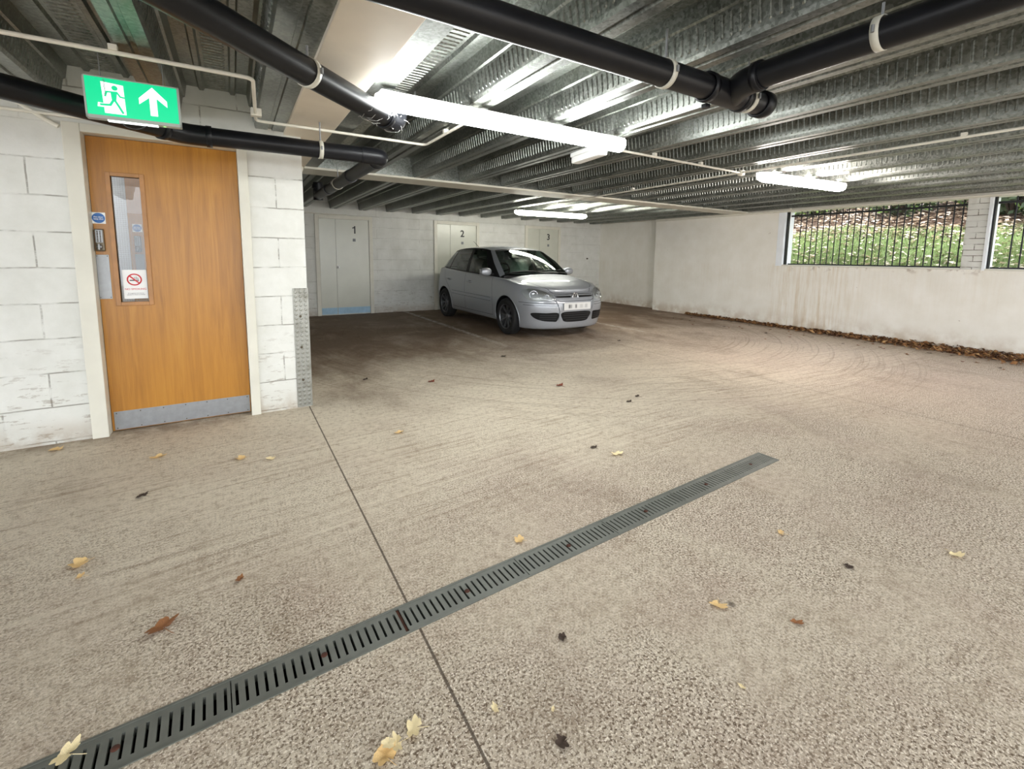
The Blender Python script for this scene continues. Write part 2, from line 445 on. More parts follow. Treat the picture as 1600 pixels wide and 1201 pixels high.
class MB:
    def __init__(s, Mx=None):
        s.v = []; s.f = []; s.mi = []; s.sm = []
        s.M = Mx
        s.cm = 0; s.cs = False
    def add(s, vs, fs, smooth=None):
        o = len(s.v)
        s.v.extend([tuple(p) for p in vs])
        for f in fs:
            s.f.append(tuple(i+o for i in f))
            s.mi.append(s.cm); s.sm.append(s.cs if smooth is None else smooth)
        return s
    def box(s, x0, x1, y0, y1, z0, z1, bev=0.0):
        if bev <= 0:
            vs = [(x, y, z) for z in (z0, z1) for y in (y0, y1) for x in (x0, x1)]
            fs = [(0, 2, 3, 1), (4, 5, 7, 6), (0, 1, 5, 4), (2, 6, 7, 3), (0, 4, 6, 2), (1, 3, 7, 5)]
            return s.add(vs, fs)
        bm = bmesh.new()
        bmesh.ops.create_cube(bm, size=1)
        for q in bm.verts:
            q.co = Vector(((x0+x1)/2+q.co.x*(x1-x0), (y0+y1)/2+q.co.y*(y1-y0), (z0+z1)/2+q.co.z*(z1-z0)))
        b = min(bev, .45*min(x1-x0, y1-y0, z1-z0))
        bmesh.ops.bevel(bm, geom=bm.edges[:], offset=b, segments=2, affect='EDGES', profile=.7)
        bm.verts.index_update()
        s.add([q.co[:] for q in bm.verts], [[q.index for q in f.verts] for f in bm.faces])
        bm.free()
        return s
    def tube(s, pts, r, n=16, caps=True, smooth=True):
        pts = [Vector(p) for p in pts]
        rs = r if isinstance(r, (list, tuple)) else [r]*len(pts)
        t0 = (pts[1]-pts[0]).normalized()
        a = Vector((0, 0, 1)) if abs(t0.z) < .9 else Vector((1, 0, 0))
        u = t0.cross(a).normalized()
        vs = []
        for i, p in enumerate(pts):
            if i == 0: t = t0
            elif i == len(pts)-1: t = (pts[i]-pts[i-1]).normalized()
            else: t = ((pts[i]-pts[i-1]).normalized()+(pts[i+1]-pts[i]).normalized()).normalized()
            u = (u - t*u.dot(t)).normalized()
            w = t.cross(u)
            for k in range(n):
                an = 2*PI*k/n
                vs.append(p+(u*math.cos(an)+w*math.sin(an))*rs[i])
        fs = []
        for i in range(len(pts)-1):
            for k in range(n):
                fs.append((i*n+k, i*n+(k+1) % n, (i+1)*n+(k+1) % n, (i+1)*n+k))
        s.add(vs, fs, smooth)
        if caps:
            o = len(vs)
            s.add([vs[k] for k in range(n)], [tuple(reversed(range(n)))], False)
            s.add([vs[o-n+k] for k in range(n)], [tuple(range(n))], False)
        return s
    def lathe(s, prof, c, axis, n=32, smooth=True):
        # prof: (radius, offset along axis)
        ax = Vector(axis).normalized()
        a = Vector((0, 0, 1)) if abs(ax.z) < .9 else Vector((1, 0, 0))
        u = ax.cross(a).normalized(); w = ax.cross(u)
        vs = []; c = Vector(c)
        for (r, h) in prof:
            for k in range(n):
                an = 2*PI*k/n
                vs.append(c+ax*h+(u*math.cos(an)+w*math.sin(an))*r)
        fs = []
        for i in range(len(prof)-1):
            for k in range(n):
                fs.append((i*n+k, i*n+(k+1) % n, (i+1)*n+(k+1) % n, (i+1)*n+k))
        return s.add(vs, fs, smooth)
    def prism(s, poly, d0, d1, axes=('x', 'z', 'y')):
        # polygon in the plane of the first two axes, extruded along the third
        ix = ['xyz'.index(a) for a in axes]
        n = len(poly); vs = []
        for d in (d0, d1):
            for (a, b) in poly:
                q = [0, 0, 0]; q[ix[0]] = a; q[ix[1]] = b; q[ix[2]] = d
                vs.append(q)
        fs = [tuple(range(n)), tuple(reversed(range(n, 2*n)))]
        for k in range(n):
            fs.append((k, n+k, n+(k+1) % n, (k+1) % n))
        return s.add(vs, fs)
    def quad(s, a, b, c, d):
        return s.add([a, b, c, d], [(0, 1, 2, 3)])
    def build(s, name, mats, parent=None, recalc=True):
        if not isinstance(mats, (list, tuple)): mats = [mats]
        P = np.array(s.v, dtype=float)
        if s.M is not None:
            A = np.array(s.M)
            P = P@A[:3, :3].T+A[:3, 3]
        lo = P.min(0); hi = P.max(0)
        base = Vector(((lo[0]+hi[0])/2, (lo[1]+hi[1])/2, lo[2]))
        P = P-np.array(base)
        me = bpy.data.meshes.new(name)
        me.from_pydata(P.tolist(), [], s.f)
        for m in mats: me.materials.append(m)
        me.polygons.foreach_set('material_index', s.mi)
        me.polygons.foreach_set('use_smooth', s.sm)
        me.update()
        if recalc:
            bm = bmesh.new(); bm.from_mesh(me)
            bmesh.ops.recalc_face_normals(bm, faces=bm.faces[:])
            bm.to_mesh(me); bm.free()
        o = bpy.data.objects.new(name, me)
        COL.objects.link(o)
        place(o, base, parent)
        return o

def place(o, base, parent=None):
    WL[o] = Vector(base)
    if parent is not None:
        o.parent = parent
        o.location = Vector(base)-WL[parent]
    else:
        o.location = base

def empty(name, loc, label, cat, group=None):
    o = bpy.data.objects.new(name, None)
    o.empty_display_size = .1
    COL.objects.link(o)
    place(o, Vector(loc))
    return tag(o, label, cat, group)
def tag(o, label, cat, group=None, kind=None):
    o['label'] = label; o['category'] = cat
    if group: o['group'] = group
    if kind: o['kind'] = kind
    return o
def struct(o, label=None, cat=None):
    o['kind'] = 'structure'
    if label: o['label'] = label
    if cat: o['category'] = cat
    return o
def sempty(name, loc, label, cat):
    return struct(empty(name, loc, label, cat))

def text_mesh(name, body, size, mat, at, right, upv, parent, depth=.0012, align='CENTER', bold=0.0):
    cu = bpy.data.curves.new(name, 'FONT')
    cu.body = body; cu.size = size; cu.extrude = depth; cu.offset = bold
    cu.align_x = align; cu.align_y = 'CENTER'; cu.resolution_u = 4
    t = bpy.data.objects.new(name+'_curve', cu)
    COL.objects.link(t)
    dg = bpy.context.evaluated_depsgraph_get()
    me = bpy.data.meshes.new_from_object(t.evaluated_get(dg))
    bpy.data.objects.remove(t); bpy.data.curves.remove(cu)
    r = Vector(right).normalized(); u = Vector(upv).normalized(); n = r.cross(u)
    at = Vector(at)
    mb = MB()
    vs = [at+r*q.co.x+u*q.co.y+n*q.co.z for q in me.vertices]
    mb.add(vs, [tuple(p.vertices) for p in me.polygons])
    bpy.data.meshes.remove(me)
    return mb.build(name, mat, parent)

def bend(points, rad=.1, n=8):
    # rounded corner polyline
    pts = [Vector(p) for p in points]
    out = [pts[0]]
    for i in range(1, len(pts)-1):
        a = (pts[i-1]-pts[i]); b = (pts[i+1]-pts[i])
        r = min(rad, a.length*.45, b.length*.45)
        p0 = pts[i]+a.normalized()*r; p1 = pts[i]+b.normalized()*r
        for k in range(n+1):
            t = k/n
            out.append(p0*(1-t)**2+pts[i]*2*t*(1-t)+p1*t*t)
    out.append(pts[-1])
    return out

# ================================================================== STRUCTURE
# ---- drain frame (needed for the hole in the floor)
DA = Vector((-1.20, 1.339, 0)); DBp = Vector((2.845, 1.5, 0))
dd = (DBp-DA).normalized(); dn = Vector((-dd.y, dd.x, 0))
DL = (DBp-DA).length; DW = .066

def build_floor():
    mb = MB()
    a0 = DA-dn*DW; a1 = DA+dn*DW; b0 = DBp-dn*DW; b1 = DBp+dn*DW
    X0, X1, Y0, Y1 = -9, 9.3, -14, 10.2
    c00, c10, c11, c01 = V(X0, Y0, 0), V(X1, Y0, 0), V(X1, Y1, 0), V(X0, Y1, 0)
    for q in ((c00, c10, b0, a0), (c10, c11, b1, b0), (c11, c01, a1, b1), (c01, c00, a0, a1)):
        mb.quad(*q)
    # trench sides and bottom
    mb.cm = 1
    dz = V(0, 0, -.10)
    for p, q in ((a0, b0), (b0, b1), (b1, a1), (a1, a0)):
        mb.quad(p, q, q+dz, p+dz)
    mb.quad(a0+dz, b0+dz, b1+dz, a1+dz)
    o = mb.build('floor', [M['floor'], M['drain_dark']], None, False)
    return struct(o, 'worn pinkish grey concrete car park floor', 'floor')
build_floor()

FY = 3.96            # face of the block wall with the timber door
RX = 8.65            # face of the right wall
BY = 9.85            # face of the rear wall
ZC = 2.40
DX0, DX1, DTOP = -.868, .122, 2.045   # outside of the timber door frame

mb = MB()
mb.box(-9, DX0+.02, FY, FY+.2, 0, ZC)
mb.box(DX1-.02, .49, FY, FY+.2, 0, ZC)
mb.box(DX0+.02, DX1-.02, FY, FY+.2, DTOP-.03, ZC)
struct(mb.build('wall_left', M['block']), 'white painted blockwork wall around the timber door', 'wall')
mb = MB().box(.29, .49, FY+.2, BY, 0, ZC)
struct(mb.build('wall_bay', M['block_back']), 'white block wall at the side of the parking bays', 'wall')
mb = MB().box(.29, 9.3, BY, BY+.2, 0, ZC)
struct(mb.build('wall_back', M['block_back']), 'white block wall with numbered store doors', 'wall')
W1a, W1b, W2a, W2b = 4.62, 2.18, 1.945, -.9
SILL, HEAD = 1.14, 2.115
mb = MB()
mb.box(RX, RX+.30, -14, 7.60, 0, SILL)
mb.box(RX, RX+.30, W1a, 7.60, SILL, ZC)
mb.box(RX, RX+.30, -14, W2b, SILL, ZC)
mb.box(RX, RX+.30, W2b, W1a, HEAD, ZC)
mb.box(8.93, 9.2, 7.60, BY, 0, ZC)
struct(mb.build('wall_right', M['render']), 'cream rendered wall with barred window openings', 'wall')
mb = MB().box(RX+.004, RX+.28, W2a, W1b, SILL, HEAD, .008)
struct(mb.build('trim_1', M['brick']), 'cream painted brick pillar between the barred windows', 'pillar')

# ---- ceiling deck -------------------------------------------------------------
ZB, ZT = 2.16, 2.385
def strip(mb, p0, p1, y0, y1, pitch=.042, depth=.006):
    """ embossed strip between two profile points (x,z), grooved along Y """
    p0 = np.array(p0); p1 = np.array(p1)
    d = p1-p0; nrm = np.array([-d[1], d[0]])/np.hypot(*d)
    rows = [(0, 0), (.10, 0), (.15, 1), (.82, 1), (.88, 0), (1, 0)]
    st = []
    y = y0
    while y+pitch < y1:
        st += [(y, 0), (y+.026, 0), (y+.030, 1), (y+.036, 1), (y+.040, 0)]
        y += pitch
    st.append((y1, 0))
    vs = []
    for (yy, g) in st:
        for (t, k) in rows:
            q = p0+d*t+nrm*depth*g*k
            vs.append((q[0], yy, q[1]))
    n = len(rows)
    fs = [(i*n+j, i*n+j+1, (i+1)*n+j+1, (i+1)*n+j) for i in range(len(st)-1) for j in range(n-1)]
    mb.add(vs, fs, False)

def deck(mb, R0, R1, y0, y1, fine=True, bw=.13):
    zb, zt = ZB, ZT
    xl = R0; xr = R1
    w = xr-xl
    def ext(pts):
        vs = []
        for yy in (y0, y1):
            vs += [(a, yy, b) for a, b in pts]
        n = len(pts)
        mb.add(vs, [(i, i+1, n+i+1, n+i) for i in range(n-1)], False)
    c0 = xl+.055; c1 = xr-bw-.048
    a = c0+(c1-c0)*.24; b = c0+(c1-c0)*.76
    # right web of the previous rib
    if fine and xr < .6:
        ext([(xl, zb), (xl+.008, zb+.02)]); strip(mb, (xl+.008, zb+.02), (xl+.03, zt-.085), y0, y1); ext([(xl+.03, zt-.085), (xl+.042, zt-.08), (c0, zt)])
    else:
        ext([(xl, zb), (xl+.03, zt-.085), (xl+.042, zt-.08), (c0, zt)])
    ext([(c0, zt), (a-.022, zt), (a-.012, zt-.018), (a+.012, zt-.018), (a+.022, zt)])
    if fine: strip(mb, (a+.022, zt), (b-.022, zt), y0, y1, depth=-.006)
    else: ext([(a+.022, zt), (b-.022, zt)])
    ext([(b-.022, zt), (b-.012, zt-.018), (b+.012, zt-.018), (b+.022, zt), (c1, zt), (c1+.012, zt-.075), (c1+.022, zt-.082)])
    e0 = (c1+.022, zt-.082); e1 = (xr-bw-.006, zb+.02)
    if fine: strip(mb, e0, e1, y0, y1, depth=-.006)
    else: ext([e0, e1])
    m = xr-bw/2
    ext([e1, (xr-bw, zb), (m-.016, zb), (m-.011, zb+.012), (m+.011, zb+.012), (m+.016, zb), (xr, zb)])

mb = MB()
Y0 = -2.4; YB = 5.34
left = [-4.47-.6, -4.47, -3.87, -3.27, -2.67, -2.07, -1.47, -.87, -.27, .372]
for i in range(len(left)-1):
    deck(mb, left[i], left[i+1], Y0, FY+.05, left[i+1] > -2.2, .185 if i == len(left)-2 else .13)
right = [.81+.60*k for k in range(0, 14)]
mb.add([(.675, Y0, ZB), (.81, Y0, ZB), (.675, YB, ZB), (.81, YB, ZB)], [(0, 1, 3, 2)])
for i in range(len(right)-1):
    deck(mb, right[i], right[i+1], Y0, YB, True)
far = [1.835+.5685*k for k in range(-2, 13)]
for i in range(len(far)-1):
    deck(mb, far[i], far[i+1], 5.62, BY+.02, False)
mb.box(-9, 9.3, -2.4, BY+.2, 2.42, 2.6)
struct(mb.build('ceiling', M['galv'], None, False), 'galvanised ribbed steel deck ceiling', 'ceiling')

# flush beams with cream flanges
mb = MB()
mb.box(.30, RX, 5.30, 5.68, 2.135, 2.158, .003)
mb.cm = 1
mb.box(.30, RX, 5.345, 5.36, 2.158, 2.42)
mb.box(.30, RX, 5.60, 5.615, 2.158, 2.42)
struct(mb.build('trim_2', [M['cream_frame'], M['galv']]), 'cream steel beam flange crossing the ceiling above the bays', 'beam')
mb = MB().box(.372, .675, -2.4, 5.30, 2.14, 2.42, .004)
struct(mb.build('trim_3', M['cream']), 'cream boarded beam running along the ceiling', 'beam')
# cream strip above the right wall
mb = MB().box(RX-.035, RX-.001, -2.4, 7.6, 2.10, 2.158, .004)
struct(mb.build('trim_4', M['cream_frame']), 'cream timber strip along the top of the right wall', 'trim')

# ---- timber door ---------------------------------------------------------------
dr = sempty('door_1', ((DX0+DX1)/2, FY, 0), 'oak veneer fire door with a narrow wired glass panel', 'door')
mb = MB()
mb.box(DX0, -.782, FY-.025, FY+.11, 0, DTOP, .006)
mb.box(.058, DX1, FY-.025, FY+.11, 0, DTOP, .006)
mb.box(-.782, .058, FY-.025, FY+.11, 1.992, DTOP, .006)
mb.build('door_frame', M['cream_frame'], dr)
LY = 4.03
vx0, vx1, vz0, vz1 = -.672, -.520, .905, 1.745
lx0, lx1, lz0, lz1 = -.779, .055, .008, 1.989
mb = MB()
mb.box(lx0, vx0, LY, LY+.045, lz0, lz1)
mb.box(vx1, lx1, LY, LY+.045, lz0, lz1)
mb.box(vx0, vx1, LY, LY+.045, lz0, vz0)
mb.box(vx0, vx1, LY, LY+.045, vz1, lz1)
leaf = mb.build('door_leaf', M['wood'], dr)
mb = MB()
bw = .026
mb.box(vx0-bw, vx0, LY-.010, LY+.03, vz0-bw, vz1+bw, .004)
mb.box(vx1, vx1+bw, LY-.010, LY+.03, vz0-bw, vz1+bw, .004)
mb.box(vx0, vx1, LY-.010, LY+.03, vz0-bw, vz0, .004)
mb.box(vx0, vx1, LY-.010, LY+.03, vz1, vz1+bw, .004)
M['bead'] = plain('oak_glazing_bead', srgb(170, 120, 68), .4, 0, .12, 15)
mb.build('glazing_bead', M['bead'], dr)
pane = MB().box(vx0, vx1, LY+.016, LY+.022, vz0, vz1).build('glass_pane', M['wire_glass'], dr)
mb = MB()
k = vx0+.006
while k < vx1:
    mb.box(k-.0003, k+.0003, LY+.0185, LY+.0195, vz0, vz1); k += .0127
k = vz0+.006
while k < vz1:
    mb.box(vx0, vx1, LY+.0185, LY+.0195, k-.0003, k+.0003); k += .0127
mb.build('wire_mesh', M['steel'], pane)
mb = MB().box(-.766, .05, LY-.003, LY, .012, .142, .001)
kp = mb.build('kick_plate', M['steel'], dr)
mb = MB()
for q in range(7):
    for zz in (.024, .13):
        mb.lathe([(0, -.0015), (.004, -.001), (.004, 0)], (-.752+q*.131, LY-.003, zz), (0, 1, 0), 8)
mb.build('screw', M['steel_dark'], kp)
def lock_set(y, parent):
    mb = MB()
    pp = MB().box(-.782+.001, -.715, y-.003, y, .930, 1.226, .001).build('push_plate', M['steel'], parent)
    mb = MB()
    for (a, b) in ((-.775, .94), (-.722, .94), (-.775, 1.217), (-.722, 1.217)):
        mb.lathe([(0, -.0015), (.003, -.001), (.003, 0)], (a, y-.003, b), (0, 1, 0), 8)
    mb.build('screw', M['steel_dark'], pp)
    kb = MB().box(-.775, -.727, y-.022, y, 1.248, 1.395, .010).build('keypad_lock', M['steel_dark'], parent)
    mb = MB()
    mb.box(-.770, -.732, y-.028, y-.020, 1.305, 1.390, .006)
    mb.build('keypad_plate', M['steel'], kb)
    mb = MB()
    for r in range(7):
        for c in range(2):
            mb.lathe([(0, -.003), (.0035, -.002), (.004, 0)], (-.758+c*.014, y-.028, 1.315+r*.0105), (0, 1, 0), 10)
    mb.build('button', M['steel_dark'], kb)
    mb = MB()
    mb.lathe([(0, -.026), (.012, -.025), (.016, -.012), (.012, 0)], (-.751, y-.020, 1.278), (0, 1, 0), 18)
    mb.box(-.755, -.747, y-.052, y-.044, 1.258, 1.298, .003)
    mb.build('knob', M['steel'], kb)
    # blue mandatory sticker
    sg = MB().box(-.785+.001, -.714, y-.0016, y, 1.430, 1.503).build('door_sticker', M['white_plastic'], parent)
    mb = MB(); mb.lathe([(0, 0), (.033, 0)], (-.7492, y-.0024, 1.4665), (0, 1, 0), 32)
    mb.build('blue_disc', M['blue_sign'], sg)
    text_mesh('lettering', 'Fire door\nkeep shut', .0125, M['white_plastic'], (-.7492, y-.0030, 1.4665), (1, 0, 0), (0, 0, 1), sg, .0003, bold=.0003)
lock_set(LY, dr)
# no smoking notice on the glass
ny = LY+.014
ns = MB().box(-.656, -.526, ny-.002, ny, .925, 1.124, .001).build('no_smoking_sign', M['white_plastic'], dr)
mb = MB()
cx, cz = -.594, 1.057
mb.lathe([(.033, -.001), (.041, -.001), (.041, 0), (.033, 0), (.033, -.001)], (cx, ny-.0024, cz), (0, 1, 0), 36)
s2 = math.sqrt(.5)
ax, az = s2*.035, s2*.035
mb.prism([(cx-ax-.003, cz+az-.003), (cx-ax+.003, cz+az+.003), (cx+ax+.003, cz-az+.003), (cx+ax-.003, cz-az-.003)], ny-.0040, ny-.0026)
mb.build('prohibition_ring', M['red_ink'], ns)
mb = MB()
mb.box(cx-.026, cx+.010, ny-.0032, ny-.0022, cz-.009, cz-.002)
mb.box(cx+.012, cx+.016, ny-.0032, ny-.0022, cz-.009, cz-.002)
mb.box(cx+.018, cx+.024, ny-.0032, ny-.0022, cz-.009, cz-.002)
mb.tube(bend([(cx+.020, ny-.003, cz+.001), (cx+.022, ny-.003, cz+.010), (cx+.010, ny-.003, cz+.012), (cx+.010, ny-.003, cz+.022)], .006, 5), .0012, 6)
mb.tube(bend([(cx+.014, ny-.003, cz+.001), (cx+.014, ny-.003, cz+.007), (cx+.002, ny-.003, cz+.009), (cx+.001, ny-.003, cz+.018)], .006, 5), .0012, 6)
mb.build('cigarette_symbol', M['black_text'], ns)
text_mesh('lettering', 'NO SMOKING', .0185, M['red_ink'], (-.591, ny-.0026, .991), (1, 0, 0), (0, 0, 1), ns, .0003)
text_mesh('lettering', 'It is against the law to\nsmoke in these premises', .0098, M['black_text'], (-.591, ny-.0026, .958), (1, 0, 0), (0, 0, 1), ns, .0003)

# ---- lobby behind the timber door
mb = MB()
mb.box(-2.2, -2.1, FY+.2, 5.75, 0, ZC)
mb.box(-2.1, .29, 5.60, 5.75, 0, ZC)
mb.box(-2.1, .29, FY+.2, 5.6, -.02, 0.0)
struct(mb.build('wall_lobby', M['lobby']), 'white lobby walls seen through the door glass', 'wall')
d2 = sempty('door_5', (-.36, 5.45, 0), 'second oak fire door seen through the wired glass', 'door')
MB().box(-.812, .02, 5.45, 5.495, .008, 1.60).build('door_leaf', M['wood'], d2)
M['lobby_lit_brown'] = plain('lobby_lit_brown_paint', srgb(192, 160, 138), .6, 0, .08)  # light on the top of the second door, painted in as paler brown
MB().box(-.812, .02, 5.452, 5.49, 1.60, 2.38).build('painted_lit_top', M['lobby_lit_brown'], d2)
lock_set(5.45, d2)
lobby_fill_lamp = MB().box(-1.6, -.4, 4.7, 4.85, 2.30, 2.37, .01).build('lobby_fill_light', M['lobby_fill_lamp'])  # unseen lamp, added to brighten the lobby behind the glass
tag(lobby_fill_lamp, 'unseen fill light added to brighten the lobby behind the timber door', 'light')

# ---- numbered store doors in the rear wall -----------------------------------------
def store_door(n, name, x0, x1, num, numx, split, top=2.035, kick=False, lockz=None):
    d = sempty(name, ((x0+x1)/2, BY, 0), 'pale double store door numbered %s in the rear wall' % num, 'door')
    fr = .075
    mb = MB()
    mb.box(x0, x0+fr, BY-.035, BY+.02, 0, top, .004)
    mb.box(x1-fr, x1, BY-.035, BY+.02, 0, top, .004)
    mb.box(x0+fr, x1-fr, BY-.035, BY+.02, top-fr, top, .004)
    mb.build('door_frame', M['cream_frame'], d)
    a, b = x0+fr+.004, x1-fr-.004
    y = BY-.014
    MB().box(a, split-.003, y, BY+.015, .01, top-fr-.004, .002).build('door_leaf', M['door_paint'], d)
    lf = MB().box(split+.003, b, y, BY+.015, .01, top-fr-.004, .002).build('door_leaf', M['door_paint'], d)
    if kick:
        MB().box(a+.003, split-.006, y-.004, y, .02, .155, .001).build('kick_strip', M['blue_kick'], d)
        MB().box(split+.006, b-.003, y-.004, y, .02, .155, .001).build('kick_strip', M['blue_kick'], d)
    if num == '1':
        w = numx
        MB().prism([(w+.004, 1.678), (w+.030, 1.678), (w+.030, 1.832), (w+.010, 1.832), (w-.002, 1.812), (w-.034, 1.800), (w-.034, 1.780), (w+.004, 1.786)], y-.003, y).build('door_number', M['black_text'], d)
    else: text_mesh('door_number', num, .215, M['black_text'], (numx, y-.002, 1.755), (1, 0, 0), (0, 0, 1), d, .001, bold=.004)
    tg = MB().box(numx-.028, numx+.028, y-.006, y, 1.515, 1.575, .002).build('number_tag', M['grey_plastic'], d)
    mb = MB().lathe([(0, -.010), (.028, -.008), (.030, 0)], (split+.035, y, .985), (0, 1, 0), 20)
    lk = mb.build('lock', M['white_plastic'], d)
    MB().box(split+.030, split+.040, y-.014, y-.009, .97, 1.0).build('keyhole', M['black_text'], lk)
store_door(1, 'door_2', 1.40, 2.53, '1', 2.155, 1.79, kick=True)
store_door(2, 'door_3', 3.91, 5.06, '2', 4.618, 4.315)
store_door(3, 'door_4', 6.37, 7.50, '3', 7.106, 6.82)
mb = MB()
mb.box(8.44, 8.49, BY-.02, BY, 1.19, 1.23, .004)
mb.build('wall_hook', M['steel_dark'])
tag(bpy.data.objects['wall_hook'], 'small dark hook on the rear wall near the right corner', 'hook')

# ---- pier corner guard --------------------------------------------------------------
cg = empty('corner_guard', (.44, FY, 0), 'aluminium treadplate guard on the corner of the white block pier', 'corner guard')
mb = MB()
mb.box(.384, .496, FY-.006, FY-.001, .006, .975)
mb.box(.491, .496, FY-.001, FY+.11, .006, .975)
mb.build('guard_plate', M['tread'], cg)
for zz in (.23, .50, .75):
    MB().lathe([(0, -.004), (.008, -.003), (.010, 0)], (.432, FY-.006, zz), (0, 1, 0), 12).build('screw', M['steel_dark'], cg)

# ---- window openings, boards and grilles ----------------------------------------------
def window(n, ya, yb, label, glabel):
    w = sempty('window_%d' % n, (RX+.15, (ya+yb)/2, SILL), label, 'window')
    mb = MB()
    mb.box(RX-.012, RX+.055, ya-.012, ya+.10 if n == 1 else ya+.02, SILL-.01, HEAD+.0, .004)
    mb.build('side_board', M['white_board'], w)
    MB().box(RX+.13, RX+.30, ya-.014, ya, SILL, HEAD).build('reveal', M['white_board'], w)
    MB().box(RX-.008, RX+.30, yb, ya, SILL-.012, SILL+.012, .003).build('sill', M['cream_frame'], w)
    g = empty('security_grille', (RX+.2, (ya+yb)/2, SILL+.012), glabel, 'window bars', 'window grilles')
    gx = RX+.20
    MB().box(gx-.012, gx+.012, yb, ya-.02, SILL+.013, SILL+.035).build('bottom_rail', M['bar'], g)
    MB().box(gx-.012, gx+.012, yb, ya-.02, HEAD-.09, HEAD-.06).build('top_rail', M['bar'], g)
    MB().box(RX+.058, RX+.128, ya-.03, ya-.001, SILL+.013, HEAD-.002).build('side_post', M['bar'], g)
    y = ya-.19
    while y > yb+.02:
        MB().tube([(gx, y, SILL+.02), (gx, y, HEAD-.003)], .0085, 8).build('bar', M['bar'], g)
        y -= .094
window(1, W1a, W1b, 'wide unglazed window opening left of the brick pillar', 'black iron bars filling the wide window opening left of the brick pillar')
window(2, W2a, W2b, 'unglazed window opening right of the brick pillar', 'black iron bars in the opening cut by the right edge of the photo')

# ---- the bank outside ---------------------------------------------------------------------
def bank_z(x, y):
    t = max(0, x-9.0)
    return 1.02+.34*t+.06*math.sin(1.3*y+.7*x)+.04*math.sin(3.1*y-1.7*x)
mb = MB()
nx, ny_ = 24, 60
xs = [8.95+7.5*i/nx for i in range(nx+1)]
ys = [-4+18*j/ny_ for j in range(ny_+1)]
mb.add([(x, y, bank_z(x, y)) for x in xs for y in ys],
       [(i*(ny_+1)+j, (i+1)*(ny_+1)+j, (i+1)*(ny_+1)+j+1, i*(ny_+1)+j+1) for i in range(nx) for j in range(ny_)], True)
bank = struct(mb.build('ground', M['bank'], None, False), 'sloping grass bank outside the windows', 'ground')
rng = np.random.default_rng(3)
def scatter(n, x0, x1, y0, y1, h, w, mat, name, flat=False):
    mb = MB()
    P = rng.random((n, 6))
    for a in P:
        x = x0+(x1-x0)*a[0]; y = y0+(y1-y0)*a[1]; z = bank_z(x, y)
        an = a[2]*2*PI; hh = h*(.5+a[3]); ww = w*(.6+.8*a[4])
        ux, uy = math.cos(an)*ww, math.sin(an)*ww
        if flat:
            t = (a[5]-.3)*.05
            mb.add([(x-ux, y-uy, z+.015), (x+uy*.6, y-ux*.6, z+.03+t), (x+ux, y+uy, z+.02+t), (x-uy*.6, y+ux*.6, z+.035)], [(0, 1, 2, 3)])
        else:
            lx, ly = (a[4]-.5)*hh*.9, (a[5]-.5)*hh*.9
            mb.add([(x-ux, y-uy, z-.01), (x+ux, y+uy, z-.01), (x+lx, y+ly, z+hh)], [(0, 1, 2)])
    return mb.build(name, mat, None, False)
g = scatter(24000, 9.04, 11.5, -1, 8.5, .07, .008, M['grass'], 'grass')
tag(g, 'bright green grass growing on the bank outside the windows', 'grass', None, 'stuff')
g = scatter(2600, 9.08, 11.6, -1, 8.5, .05, .045, M['bank_leaf'], 'fallen_leaves', True)
g2 = scatter(5200, 11.0, 14.5, -1, 10, .05, .06, M['bank_leaf'], 'leaf_litter', True)
tag(g, 'pale fallen leaves lying in the grass outside the windows', 'leaves', None, 'stuff')
tag(g2, 'leaf litter on the upper bank below the bushes', 'leaves', None, 'stuff')
def bush(x, y, r, h, n, label, seed, mat, mat2):
    rg = np.random.default_rng(seed)
    z = bank_z(x, y)
    b = empty('bush', (x, y, z), label, 'bush', 'bushes on the bank')
    mb = MB(); ml = MB()
    for i in range(n):
        u = rg.normal(size=3); u /= np.linalg.norm(u)
        k = rg.random()**.4
        p = np.array([x, y, z+h*.5])+u*np.array([r, r*1.2, h*.52])*k
        if p[2] < bank_z(p[0], p[1]): p[2] = bank_z(p[0], p[1])+.03
        a = rg.normal(size=3); a /= np.linalg.norm(a)
        c = np.cross(a, rg.normal(size=3)); c /= np.linalg.norm(c)
        s = .045+.05*rg.random()
        t = ml if rg.random() < .22 else mb
        t.add([p-a*s, p+c*s*.45, p+a*s, p-c*s*.45], [(0, 1, 2, 3)])
    mb.build('foliage', mat, b, False)
    ml.build('foliage', mat2, b, False)['label'] = 'lighter green leaves'
    sm = MB()
    for i in range(7):
        a = rg.random()*2*PI
        sm.tube([(x, y, z-.05), (x+math.cos(a)*r*.3, y+math.sin(a)*r*.3, z+h*.4), (x+math.cos(a)*r*.7, y+math.sin(a)*r*.7, z+h*.85)], [.03, .02, .008], 6)
    sm.build('stem', M['stem'], b)
bush(12.3, .8, .75, 1.5, 2300, 'dark bush behind the bars right of the brick pillar', 11, M['bush'], M['bush_light'])
bush(12.3, 2.5, .8, 1.6, 2300, 'dark bush seen at the right end of the wide barred window', 12, M['bush'], M['bush_light'])
bush(12.45, 4.2, .75, 1.5, 2300, 'dark bush seen through the middle of the wide barred window', 13, M['bush'], M['bush_light'])
bush(13.2, 6.3, .8, 1.3, 1800, 'dark bush seen at the left end of the wide barred window', 14, M['bush'], M['bush_light'])

# ================================================================== CEILING SERVICES
def ring(mb, c, axis, r, w, t=.006, n=28):
    mb.lathe([(r, -w/2), (r+t, -w/2), (r+t, w/2), (r, w/2)], c, axis, n)

